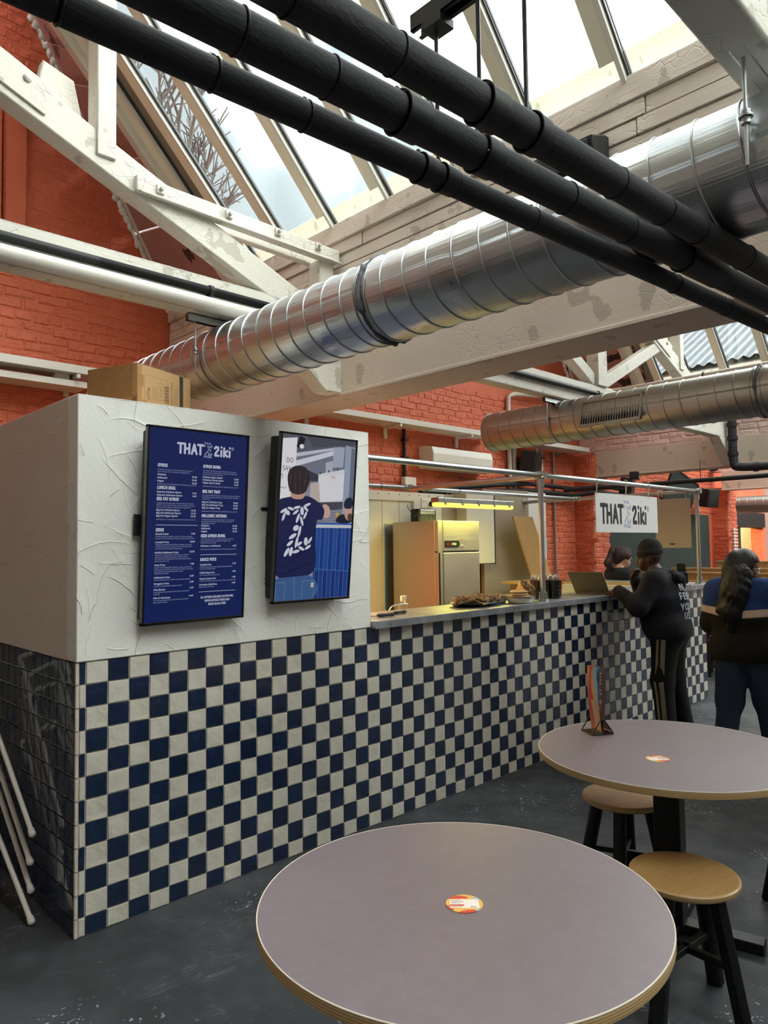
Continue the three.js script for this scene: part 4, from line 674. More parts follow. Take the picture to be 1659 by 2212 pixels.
const stickTex = canvasTex(512, 512, (g, W) => {
  g.fillStyle = '#e7b255'; g.fillRect(0, 0, W, W); const b = (c, pts) => { g.fillStyle = c; g.beginPath(); pts.forEach((p, i) => (i ? g.quadraticCurveTo(...p) : g.moveTo(...p))); g.fill(); };
  b('#cf4638', [[40, 100], [120, 0, 230, 40], [330, 60, 300, 110], [150, 130, 40, 140]]); b('#cf4638', [[150, 512], [300, 380, 420, 430], [430, 512, 300, 512]]); b('#d3553f', [[0, 300], [60, 330, 120, 430], [60, 470, 0, 420]]); b('#8fbfdc', [[360, 60], [430, 60, 480, 140], [430, 170, 400, 120]]); b('#8fbfdc', [[400, 420], [480, 360, 512, 400], [480, 450, 400, 440]]);
  g.save(); g.translate(256, 256); g.rotate(-0.05); g.fillStyle = '#f3e3dd'; g.fillRect(-200, -120, 400, 240); g.fillStyle = '#c94a38'; g.fillRect(-200, 25, 190, 42); g.fillStyle = '#2a2422'; g.font = 'bold 34px sans-serif'; g.fillText('Hungry?', -180, -78); g.fillText('Order now', -180, -40); g.fillText('with us', -180, -2); g.fillText('Table No.', -190, 104); g.font = 'bold 46px sans-serif'; g.fillText('692', 80, 104); g.restore();
});
function sticker(x, y, z, a, label) { const g = new THREE.CylinderGeometry(0.047, 0.047, 0.0012, 48); const p = g.attributes.position, uv = g.attributes.uv; for (let i = 0; i < p.count; i++) uv.setXY(i, 0.5 + p.getX(i) / 0.094, 0.5 - p.getZ(i) / 0.094); const o = tag(obj('table_sticker', g, std({ map: stickTex, roughness: 0.45 })), label, 'sticker'); o.position.set(x, y, z); o.rotation.y = a; }
sticker(0.201, 0.7628, 2.017, -0.85, 'round orange sticker in the middle of the nearest table'); sticker(1.72, 0.7628, 1.807, 2.3, 'round orange sticker on the second table with the flyer stand');
const flyerTex = canvasTex(220, 620, (g, W, H) => { const c = ['#d98f4a', '#c4604a', '#b7474a', '#dca257', '#7fb4d8']; for (let y = 0; y < H; y++) { for (let k = 0; k < 5; k++) { const x0 = W * (k / 5) + 26 * Math.sin(y / 90 + k) - 20; g.fillStyle = c[(k + (y > 330 ? 1 : 0)) % 5]; g.fillRect(x0, y, W / 5 + 30, 1); } } });
const flyerTex2 = canvasTex(220, 620, (g, W, H) => { g.fillStyle = '#6b6068'; g.fillRect(0, 0, W, H); g.fillStyle = '#cfc8cb'; for (let i = 0; i < 7; i++) if (i !== 4) g.fillRect(88 + (i % 2) * 8, 60 + i * 34, 34, 20); g.fillRect(80, 330, 40, 44); g.fillRect(92, 400, 34, 30); });
function flyerStand(x, y, z, turn, label, s = 1) {
  const t = thing('flyer_stand', label, 'flyer holder', [x, y, z], turn); t.scale.setScalar(s);
  const w = 0.052, wire = (p) => tube(p, 0.0028, 20, 6);
  obj('wire_frame', [-w, w].flatMap((k) => [wire([[-0.055, 0.004, k], [0, 0.075, k], [0.055, 0.004, k]]), wire([[-0.055, 0.004, k], [0.055, 0.004, k]])]).concat([wire([[-0.055, 0.004, -w], [-0.055, 0.004, w]]), wire([[0.055, 0.004, -w], [0.055, 0.004, w]])]), M.black, t);
  obj('back_panel', [bx(-0.05, 0.05, 0.003, 0.006, -w, w), bx(-0.003, 0.003, 0.004, 0.078, -w, w)], M.blackGloss, t);
  { const g = new THREE.PlaneGeometry(0.1, 0.085); g.rotateY(Math.PI / 2); g.rotateZ(0.65); g.translate(0.033, 0.042, 0); const o = obj('small_card', g, std({ map: stickTex, roughness: 0.4, side: THREE.DoubleSide }), t); }
  const leaf = (tx, side, bend) => { const g = new THREE.PlaneGeometry(0.1, 0.3, 1, 16); g.rotateY(side * Math.PI / 2); g.translate(0, 0.165, 0); const p = g.attributes.position; for (let i = 0; i < p.count; i++) { const k = clamp((p.getY(i) - 0.02) / 0.3); p.setX(i, p.getX(i) + side * (0.004 + bend * k * k + 0.012 * Math.sin(k * 3))); } g.computeVertexNormals(); return obj('flyer', g, std({ map: tx, roughness: 0.35, side: THREE.DoubleSide }), t); };
  leaf(flyerTex, -1, 0.012); leaf(flyerTex2, 1, 0.018); leaf(flyerTex, -1, 0.0); return t;
}
flyerStand(1.937, 0.762, 1.405, -0.55, 'black wire flyer stand with orange leaflet on the second table');

// ---------------------------------------------------------------- stacked white tube frames leaning at the kiosk's side
{
  const feet = [[-0.09, 0.02, -0.26], [-0.062, 0.117, -0.355], [-0.066, 0.243, -0.355], [-0.066, 0.378, -0.33]], tops = [[-0.12, 0.385, -0.81], [-0.1, 0.575, -0.83], [-0.1, 0.69, -0.83], [-0.1, 0.83, -0.83]];
  const names = ['lowest of the white tube frames leaning at the kiosk side, foot on the floor', 'second white tube frame from the floor in the leaning stack', 'third white tube frame from the floor in the leaning stack', 'topmost white tube frame in the leaning stack'];
  feet.forEach((f, i) => {
    const t = thing('folding_stand', names[i], 'metal stand', f, 0, 'white tube frames stacked beside the kiosk'), d = V(...tops[i]).sub(V(...f)).normalize(), e = d.clone().multiplyScalar(1.05), off = V(-0.42, 0, -0.0), foot2 = V(-0.3, 0.02, -0.32);
    obj('leg', cyl([0, 0, 0], e.toArray(), 0.0115, 16), M.whiteMetal, t); obj('foot_cap', [sphere(0, 0, 0, 0.0165, 0.0165, 0.0165, 14), cyl([0, 0, 0], d.clone().multiplyScalar(0.022).toArray(), 0.0145, 14)], M.whiteMetal, t);
    const a = foot2, b = foot2.clone().add(e); obj('leg', cyl(a.toArray(), b.toArray(), 0.0115, 14), M.whiteMetal, t); obj('foot_cap', sphere(a.x, a.y, a.z, 0.0165, 0.0165, 0.0165, 12), M.whiteMetal, t);
    obj('cross_bar', cyl(e.toArray(), b.toArray(), 0.0115, 12), M.whiteMetal, t);
  });
}

// ---------------------------------------------------------------- kitchen inside the kiosk
{
  const k = structGroup('wall_kitchen');
  const panels = [[3.6, 4.13, 2.26, M.creamPanel], [4.135, 4.39, 2.26, M.creamPanel], [4.395, 4.62, 2.26, M.creamPanel], [4.7, 5.1, 2.26, M.creamPanel], [5.105, 5.36, 2.27, M.beigePanel]];
  for (const [a, b, h, m] of panels) obj('panel', bx(a, b, 0, h, -2.42, -2.35, 0.004), m, k);
  obj('top_rail', bx(3.6, 5.12, 2.17, 2.27, -2.35, -2.33, 0.004), M.whiteMetal, k); obj('upright', bx(4.6, 4.73, 0, 2.2, -2.36, -2.325, 0.004), M.whiteMetal, k); obj('steel_strip', bx(4.17, 4.6, 0, 1.92, -2.348, -2.34), M.steel, k);
  obj('blue_tape', prism([[4.15, 1.0], [4.175, 1.0], [4.172, 1.4], [4.18, 1.87], [4.162, 1.88], [4.155, 1.4]], -2.339, -2.336), M.blue, k); obj('screws', Array.from({ length: 8 }, (_, i) => cyl([3.9 + i * 0.16, 2.24, -2.33], [3.9 + i * 0.16, 2.24, -2.326], 0.007, 6)), M.darkSteel, k);
}
{
  const c = thing('wall_cabinet', 'narrow cream wall panel hung high between the fridge and the tall beige panel', 'panel'); obj('body', bx(5.37, 5.9, 1.45, 2.3, -2.45, -2.2, 0.006), M.creamPanel, c); obj('edge', bx(5.9, 5.915, 1.44, 2.3, -2.45, -2.195, 0.002), M.darkSteel, c);
  const t = thing('tall_panel', 'tall beige panel unit standing against the back wall of the kitchen', 'panel', [0, 0, 0]);
  obj('side', prism([[5.9, -2.42], [6.7, -2.29], [6.7, -2.25], [5.9, -2.37]].map(([a, b]) => [a, -b]), 0, 2.37).rotateX(-Math.PI / 2).scale(1, 1, 1), M.beigePanel, t);
  obj('front', bx(6.72, 7.14, 0, 2.36, -2.42, -2.27, 0.006), M.white, t); obj('edge', bx(6.695, 6.722, 0, 2.37, -2.42, -2.262, 0.003), M.leather, t);
}
{
  const f = thing('upright_fridge', 'tall stainless upright fridge with a single door and dark display', 'fridge', [4.19, 0, -1.6]);
  obj('cabinet', bx(0, 0.66, 0.1, 1.925, -0.65, -0.05, 0.006), M.steel, f); obj('door', bx(0.075, 0.655, 0.22, 1.6, -0.05, 0.0, 0.008), M.steel, f); obj('door_jamb', bx(0.0, 0.07, 0.1, 1.925, -0.05, -0.005, 0.004), M.steel, f); obj('door_seal', [bx(0.006, 0.022, 0.25, 1.6, -0.01, 0.0015), bx(0.0, 0.655, 1.602, 1.614, -0.05, -0.01)], M.black, f);
  obj('control_panel', bx(0.075, 0.655, 1.615, 1.925, -0.05, 0, 0.006), M.steel, f);
  const tx = canvasTex(256, 64, (g) => { g.fillStyle = '#1b1b1c'; g.fillRect(0, 0, 256, 64); g.fillStyle = '#3a1210'; g.fillRect(22, 12, 90, 40); g.fillStyle = '#cf3d2c'; g.font = 'bold 30px monospace'; g.fillText('4.1', 40, 44); g.fillStyle = '#e6dfcf'; g.font = 'bold 38px sans-serif'; g.fillText('XTRA', 128, 46); });
  const p = plate(tx, 0.1, 0.3, 1.66, 1.715, 0.0045, { roughness: 0.3 }); obj('display', p.g, p.m, f); obj('display_housing', prism([[0.09, 1.652], [0.31, 1.652], [0.33, 1.687], [0.31, 1.722], [0.09, 1.722]], -0.002, 0.004), M.black, f); obj('lock', cyl([0.375, 1.665, 0], [0.375, 1.665, 0.01], 0.012, 10), M.galv, f);
  obj('handle', bx(0.12, 0.185, 0.75, 1.0, -0.001, 0.0015, 0.001), M.black, f); for (const [x, z] of [[0.06, -0.6], [0.6, -0.6], [0.06, -0.1], [0.6, -0.1]]) obj('foot', cyl([x, 0, z], [x, 0.1, z], 0.022, 12), M.darkSteel, f);
  const h = thing('fly_killer', 'black and silver fly killer standing on top of the fridge', 'appliance', [4.43, 1.925, -2.12]);
  obj('housing', bx(0, 0.3, 0, 0.15, -0.1, 0.02, 0.02), M.plastic, h); obj('top_cover', bx(0.03, 0.27, 0.09, 0.145, -0.02, 0.03, 0.012), M.galv, h); for (let i = 0; i < 12; i++) obj('grid_wire', cyl([0.04 + i * 0.02, 0.012, 0.026], [0.04 + i * 0.02, 0.09, 0.026], 0.002, 5), M.galv, h);
  obj('cable', tube([[0.01, 0.1, 0], [-0.06, 0.06, 0.02], [-0.05, 0.16, -0.08], [0.04, 0.2, -0.18]], 0.004, 24, 6), M.black, h);
  const s = thing('double_socket', 'grey double wall socket with black plug above the fridge', 'socket', [4.72, 2.1, -2.35]); obj('plate', bx(0, 0.19, 0, 0.11, 0, 0.035, 0.006), M.white, s); obj('plug', sphere(0.15, 0.05, 0.055, 0.032, 0.035, 0.03), M.black, s); obj('switch', [bx(0.03, 0.05, 0.06, 0.09, 0.035, 0.04), bx(0.07, 0.09, 0.06, 0.09, 0.035, 0.04)], M.whiteMetal, s);
}
function batten(x, y, z, label, L, warm, power) {
  const t = thing('batten_light', label, 'light', [x, y, z]), glow = new THREE.Color(warm);
  obj('housing', bx(0, L, 0, 0.05, -0.05, 0.05, 0.008), M.galv, t); for (let i = 0; i < 5; i++) obj('clip', bx(0.09 + i * (L - 0.2) / 4, 0.12 + i * (L - 0.2) / 4, -0.02, 0.045, -0.057, 0.057, 0.004), M.galv, t);
  const d = new RoundedBoxGeometry(L - 0.01, 0.045, 0.1, 2, 0.02); d.translate(L / 2, -0.018, 0); obj('diffuser', d, std({ color: '#000000', emissive: glow, emissiveIntensity: 0.6, roughness: 0.4 }), t);
  const l = new THREE.RectAreaLight(glow, power, L - 0.05, 0.1); l.position.set(L / 2, -0.045, 0); l.rotation.x = -Math.PI / 2; l.name = 'batten_lamp'; t.add(l);
  for (const s of [0.2, L - 0.2]) obj('hanging_wire', [tube([[s - 0.035, 0.05, 0], [s, 0.09, 0], [s + 0.03, 0.13, 0]], 0.0025, 8, 5), tube([[s + 0.035, 0.05, 0], [s, 0.09, 0], [s - 0.03, 0.13, 0]], 0.0025, 8, 5)], M.galv, t);
}
batten(4.03, 2.095, -1.5, 'glowing yellow green batten light hanging from the rear rail above the fridge', 1.25, '#fbf36a', 30);
batten(1.75, 2.06, -1.5, 'warm batten light hanging behind the kiosk wall', 1.2, '#ffcf86', 85);
{
  const b = thing('leaning_board', 'pale plywood board leaning against the tall panel behind the cutlery', 'board', [6.48, 1.228, -2.06]); const g = prism([[0, 0], [0.44, 0], [0.15, 0.8], [-0.27, 0.8]], -0.02, 0, 0.001); g.rotateX(-0.1); obj('panel', g, M.board, b);
  const s = thing('wall_shelf', 'small wooden shelf below the leaning plywood board', 'shelf'); obj('board', bx(5.95, 6.75, 1.195, 1.225, -2.15, -1.9, 0.003), M.board, s); obj('bracket', bx(6.2, 6.24, 1.1, 1.195, -2.2, -1.95, 0.003), M.ply, s);
  const r = thing('rear_counter', 'low white rear counter edge behind the food bowls', 'counter'); obj('top', bx(4.95, 7.0, 1.02, 1.06, -2.2, -1.55, 0.006), M.white, r); obj('body', bx(5.0, 6.95, 0, 1.02, -2.2, -1.6, 0.006), M.white, r);
  const l = thing('prep_counter', 'stainless prep counter below the worktop, seen behind the knives', 'counter'); obj('top', bx(1.9, 4.0, 0.97, 1.0, -1.1, -0.44, 0.004), M.steel, l); obj('body', bx(1.95, 3.95, 0, 0.97, -1.05, -0.5, 0.006), M.steel, l);
  const pan = thing('pan_handle', 'bent metal pan handle standing up behind the black knives', 'pan', [2.5, 1.0, -0.62]); obj('handle', tube([[0, 0.15, 0], [0.06, 0.225, 0], [0.22, 0.232, 0], [0.23, 0.2, 0.0]], 0.006, 20, 8), M.galv, pan); obj('pan', lathe([[0, 0], [0.1, 0.002], [0.12, 0.15], [0.117, 0.15], [0.098, 0.006], [0, 0.005]], 32), M.galv, pan);
  const sp = thing('spray_bottle', 'clear spray bottle with white trigger behind the pan handle', 'bottle', [3.05, 1.0, -1.0]); obj('bottle', lathe([[0, 0], [0.04, 0], [0.042, 0.1], [0.035, 0.17], [0.013, 0.2], [0.013, 0.22]], 24), M.clear, sp); obj('trigger', [bx(-0.012, 0.045, 0.23, 0.26, -0.012, 0.012, 0.005), bx(0.03, 0.04, 0.19, 0.235, -0.008, 0.008, 0.003), cyl([0, 0.215, 0], [0, 0.235, 0], 0.015, 14)], M.white, sp);
}

// ---------------------------------------------------------------- things on the wall behind
{
  const ac = thing('air_conditioner', 'white wall mounted air conditioner above the kitchen', 'air conditioner', [5.0, 2.59, -2.6]); obj('casing', (() => { const h = prism([[0, 0.0], [-0.17, 0.0], [-0.215, 0.05], [-0.225, 0.16], [-0.2, 0.235], [-0.1, 0.25], [0, 0.25]], 0, 1.12, 0.006); h.rotateY(Math.PI / 2); return h; })(), M.white, ac); obj('louvre', bx(0.06, 1.06, -0.004, 0.006, 0.06, 0.16, 0.002), M.whiteMetal, ac);
  const tray = (x0, x1, label, br) => {
    const t = thing('cable_tray', label, 'cable tray', [0, 3.03, -2.6]); obj('tray', [bx(x0, x1, 0, 0.006, 0.05, 0.28), bx(x0, x1, 0, 0.062, 0.276, 0.284, 0.002), bx(x0, x1, 0, 0.05, 0.04, 0.046)], M.whiteMetal, t);
    for (const x of br) obj('bracket', [bx(x - 0.014, x + 0.014, -0.035, -0.002, 0.02, 0.28, 0.003), bx(x - 0.02, x + 0.02, -0.14, 0.0, 0.008, 0.032, 0.003)], M.whiteMetal, t);
  };
  tray(-2.0, 1.13, 'white cable tray on the coral wall at left, ending beside the cardboard box', [0.9, -0.6]); tray(2.15, 6.2, 'long white cable tray along the coral wall above the air conditioner', [3.3, 4.42, 5.66]); tray(6.6, 8.4, 'short white cable tray near the brick pilaster', [6.9]);
  const low = thing('cable_trunking', 'white trunking strip below the left cable tray', 'trunking', [0, 2.93, -2.6]); obj('strip', bx(-2, 0.98, 0, 0.05, 0.02, 0.24, 0.004), M.whiteMetal, low); obj('end_block', bx(0.75, 0.86, 0.05, 0.1, 0.1, 0.2, 0.004), M.whiteMetal, low);
  const jb = (x, y, w, h, label, m = M.white) => { const t = thing('junction_box', label, 'electrical box', [x, y, -2.6]); obj('box', bx(0, w, 0, h, 0, 0.06, 0.006), m, t); obj('cover', bx(0.008, w - 0.008, 0.008, h - 0.008, 0.06, 0.066, 0.003), m, t); return t; };
  jb(4.68, 2.35, 0.2, 0.12, 'white junction box under the black conduit'); jb(7.47, 1.56, 0.11, 0.18, 'grey switch box on the white conduit beside the steel post', M.duct2); jb(5.35, 2.3, 0.1, 0.08, 'small grey junction box above the glowing batten light', M.duct2);
  const con = (pts, r, m, label, n = 24, clips = []) => { const t = thing('conduit', label, 'conduit'); obj('tube', tube(pts, r, n, 10), m, t); for (const c of clips) obj('clip', bx(c[0] - r * 1.8, c[0] + r * 1.8, c[1] - 0.012, c[1] + 0.012, -2.6, -2.6 + r * 2 + 0.03, 0.003), M.black, t); };
  con([[4.72, 3.03, -2.575], [4.72, 2.47, -2.575]], 0.02, M.plastic, 'black conduit dropping to the white junction box', 4, [[4.72, 2.9], [4.72, 2.7]]);
  con([[6.74, 2.35, -2.56], [6.74, 3.62, -2.56], [6.78, 3.7, -2.54], [6.9, 3.73, -2.53], [7.7, 3.8, -2.52]], 0.03, M.whiteMetal, 'left white pipe rising behind the grilled duct', 40); con([[6.84, 2.35, -2.56], [6.84, 3.35, -2.56]], 0.03, M.whiteMetal, 'right white pipe rising behind the grilled duct', 6);
  con([[7.41, 1.0, -2.57], [7.41, 3.05, -2.57]], 0.018, M.whiteMetal, 'thin bare conduit left of the white one beside the steel post', 4); con([[7.52, 1.7, -2.57], [7.52, 3.05, -2.57]], 0.018, M.whiteMetal, 'white conduit with black clips dropping to the grey switch box', 4, [[7.52, 2.9], [7.52, 2.2], [7.52, 1.82]]);
  con([[7.82, 0.6, -2.57], [7.82, 2.9, -2.57], [7.87, 2.98, -2.57], [8.05, 3.0, -2.57]], 0.019, M.duct2, 'grey steel conduit curving at its top near the brick pilaster', 30);
  con([[4.9, 2.33, -2.52], [7.0, 2.5, -2.5], [8.3, 2.49, -2.5], [8.5, 2.52, -2.25], [9.2, 2.5, -2.2]], 0.03, M.lag, 'upper dark lagged pipe along the wall behind the hanging sign', 40); con([[4.9, 2.3, -2.5], [7.0, 2.4, -2.48], [8.2, 2.39, -2.48], [8.45, 2.43, -2.22], [9.2, 2.4, -2.2]], 0.032, M.lag, 'lower dark lagged pipe along the wall behind the hanging sign', 40);
  con([[5.3, 2.5, -2.56], [5.5, 2.53, -2.56], [5.85, 2.5, -2.56], [5.85, 2.34, -2.56]], 0.01, M.copper, 'thin copper pipe below the air conditioner', 20);
  const spk = (x, y, z, turn, label, s = 1) => { const t = thing('wall_speaker', label, 'speaker', [x, y, z], turn); t.scale.setScalar(s); const g = bx(-0.16, 0.16, -0.15, 0.15, -0.1, 0.1, 0.012); g.rotateX(0.16); obj('cabinet', g, M.plastic, t); const k = bx(-0.14, 0.14, -0.135, 0.135, 0.1, 0.108, 0.004); k.rotateX(0.16); obj('grille', k, M.black, t); obj('bracket', bx(-0.03, 0.03, -0.03, 0.03, -0.22, -0.08, 0.004), M.black, t); };
  spk(7.0, 2.77, -2.4, 0.35, 'black loudspeaker on the coral wall beside the two white pipes', 1.05); spk(12.6, 2.5, -2.28, -0.2, 'far black loudspeaker left of the second pilaster', 1.15); spk(9.3, 2.55, -2.2, 0.3, 'black loudspeaker just behind the hanging sign', 0.9);
}

// ---------------------------------------------------------------- things on the worktop
const WY = 1.2197;
{
  const tr = thing('serving_tray', 'dark enamel oval tray of loaded wraps on the worktop', 'tray', [3.02, WY, -0.2], 0.1);
  const g = lathe([[0, 0.004], [0.86, 0.004], [0.93, 0.02], [1.0, 0.026], [1.0, 0.03], [0.92, 0.026], [0.85, 0.012], [0, 0.012]], 56); g.scale(0.26, 1, 0.15); obj('dish', g, M.enamelRim, tr);
  const P = [[-0.17, 0.0, 0.3], [-0.1, 0.04, -0.4], [-0.02, -0.04, 0.8], [0.05, 0.05, 0.1], [0.12, -0.03, -0.6], [0.18, 0.03, 0.5], [-0.05, 0.085, 1.2]];
  P.forEach(([x, z, a], i) => {
    const w = thing('pita_wrap', ['open pita wrap at the left end of the dark tray', 'second wrap from the left on the dark tray', 'wrap in the middle of the dark tray, farther back', 'front wrap in the middle of the dark tray', 'wrap right of the middle on the dark tray', 'wrap at the right end of the dark tray', 'pita pointing over the front rim of the dark tray'][i], 'food', [3.02 + x, WY + 0.012, -0.2 + z * 0.9], a, 'wraps on the dark tray');
    const c = lumpy(sphere(0, 0.012, 0, 0.085, 0.012, 0.06, 24), 0.014, 40, i); { const p = c.attributes.position; for (let q = 0; q < p.count; q++) { const zz = p.getZ(q); p.setY(q, p.getY(q) + zz * zz * 9); } c.computeVertexNormals(); } obj('pita', c, M.pita, w);
    obj('filling', lumpy(sphere(0, 0.036, 0, 0.078, 0.022, 0.04, 26), 0.045, 75, i * 7), M.food, w);
  });
  const bowl = (x, z, r, h, label) => { const t = thing('enamel_bowl', label, 'bowl', [x, WY, z], 0, 'white enamel bowls'); obj('bowl', lathe([[0, 0], [r * 0.75, 0], [r * 0.82, 0.008], [r, h], [r - 0.004, h], [r * 0.78, 0.01], [0, 0.008]], 44), M.enamel, t); const g = new THREE.TorusGeometry(r, 0.0035, 6, 44); g.rotateX(Math.PI / 2); g.translate(0, h, 0); obj('rim', g, M.enamelRim, t); };
  bowl(3.33, -0.25, 0.1, 0.05, 'white enamel bowl of chopped grain salad beside the dark tray'); bowl(3.42, -0.08, 0.115, 0.048, 'white enamel dish holding folded pitas'); bowl(3.57, -0.15, 0.078, 0.05, 'small white enamel bowl holding one rolled wrap');
  { const o = tag(obj('grain_salad', lumpy(sphere(3.33, WY + 0.045, -0.25, 0.092, 0.022, 0.092, 28), 0.014, 160, 5), std({ map: T.pita, color: '#e8d4b4', roughness: 0.8, bumpMap: T.brickBump, bumpScale: 0.02 })), 'mound of chopped grains in the enamel bowl nearest the dark tray', 'food'); o.userData.kind = 'stuff'; }
  [[0, 0], [0.018, 0.1], [0.036, -0.1]].forEach(([dy, a], i) => { const w = thing('folded_pita', ['lowest folded pita in the enamel dish', 'middle folded pita in the enamel dish', 'top folded pita in the enamel dish'][i], 'food', [3.41, WY + 0.05 + dy, -0.08], a); obj('bread', lumpy(sphere(0, 0, 0, 0.1 - i * 0.008, 0.013, 0.062, 24), 0.012, 35, i + 3), M.pita, w); });
  { const w = thing('rolled_wrap', 'rolled wrap with visible filling in the small enamel bowl', 'food', [3.57, WY + 0.075, -0.15], 0.3); const c = new THREE.CylinderGeometry(0.085, 0.05, 0.09, 28, 3, true); c.rotateX(0.9); obj('pita', lumpy(c, 0.014, 30, 9), std({ map: T.pita, roughness: 0.75, side: THREE.DoubleSide }), w); obj('filling', lumpy(sphere(0, 0.03, 0.03, 0.072, 0.035, 0.055, 22), 0.05, 55, 8), M.food, w); }
}
{
  const knife = (x, z, a, label) => { const t = thing('chef_knife', label, 'knife', [x, WY, z], a); const h = lathe([[0, 0], [0.012, 0.003], [0.0155, 0.03], [0.0125, 0.075], [0.016, 0.12], [0.012, 0.135], [0, 0.138]], 14); h.rotateZ(-Math.PI / 2); h.scale(1, 0.75, 1); h.translate(0, 0.013, 0); obj('handle', h, M.plastic, t); obj('blade', prism([[0, 0.002], [-0.2, 0.002], [-0.19, 0.02], [0, 0.034]], -0.001, 0.001).rotateX(-Math.PI / 2 + 0.15).translate(0, 0.008, 0.01), M.galv, t); };
  knife(1.93, -0.12, -0.12, 'black handled knife nearest the kiosk wall on the worktop'); knife(2.12, -0.16, 0.18, 'second black handled knife, lying behind the first on the worktop');
  const cups = [[3.86, -0.2], [3.98, -0.13], [3.93, -0.27], [4.06, -0.21]], cl = ['black cutlery cup left behind the steel post', 'front black cutlery cup right of the steel post', 'rear black cutlery cup behind the steel post', 'rightmost black cutlery cup'];
  let proto;
  cups.forEach(([x, z], i) => {
    const t = thing('cutlery_cup', cl[i], 'cup', [x, WY, z], 0, 'black cutlery cups'); obj('cup', lathe([[0, 0], [0.052, 0], [0.055, 0.004], [0.056, 0.148], [0.053, 0.148], [0.052, 0.006], [0, 0.005]], 36), M.blackGloss, t); for (const y of [0.04, 0.07, 0.1]) { const g = new THREE.TorusGeometry(0.0558, 0.0012, 5, 36); g.rotateX(Math.PI / 2); g.translate(0, y, 0); obj('ridge', g, M.blackGloss, t); }
    for (let k = 0; k < 8; k++) {
      let c; if (!proto) { c = proto = thing('cutlery', '', 'cutlery'); obj('handle', bx(-0.004, 0.004, 0, 0.13, -0.001, 0.001, 0.0008), M.galv, c); obj('head', sphere(0, 0.152, 0, 0.012, 0.024, 0.0035, 10), M.galv, c); } else c = copyOf(proto);
      c.userData = { label: 'steel spoon or fork standing in ' + cl[i].replace(/^/, 'the '), category: 'cutlery', group: 'cutlery standing in the ' + cl[i] };
      const a = k * 0.8 + i, q = 0.014 + 0.02 * rnd(); c.position.set(x + Math.cos(a) * q, WY + 0.008 + rr(0, 0.02), z + Math.sin(a) * q); c.rotation.set(Math.sin(a) * 0.16, rr(0, 3), -Math.cos(a) * 0.16);
    }
  });
  const l = thing('laptop', 'open dark laptop on the worktop in front of the man in the hoodie', 'laptop', [4.6, WY, -0.14], 0.06); obj('base', bx(0, 0.235, 0.001, 0.014, -0.165, 0.165, 0.004), M.darkSteel, l); obj('keyboard', bx(0.03, 0.13, 0.0138, 0.0152, -0.145, 0.145), M.black, l); { const g = bx(-0.005, 0.003, 0, 0.235, -0.165, 0.165, 0.003); g.rotateZ(0.62); g.translate(0, 0.012, 0); obj('lid', g, std({ color: '#6c6a62', metalness: 0.7, roughness: 0.4 }), l); const s = bx(0.003, 0.004, 0.01, 0.225, -0.155, 0.155); s.rotateZ(0.62); s.translate(0, 0.012, 0); obj('screen', s, M.blackGloss, l); }
  const c = thing('card_terminal', 'black card terminal on a round stand at the end of the worktop', 'card machine', [6.28, WY, -0.06], 0.4); obj('stand', lathe([[0, 0], [0.085, 0], [0.09, 0.012], [0.08, 0.022], [0, 0.024]], 28), M.galv, c); obj('body', bx(-0.085, 0.085, 0.02, 0.15, -0.06, 0.06, 0.02), M.blackGloss, c); obj('printer_head', bx(-0.06, 0.06, 0.15, 0.235, -0.05, 0.04, 0.012), M.plastic, c);
}

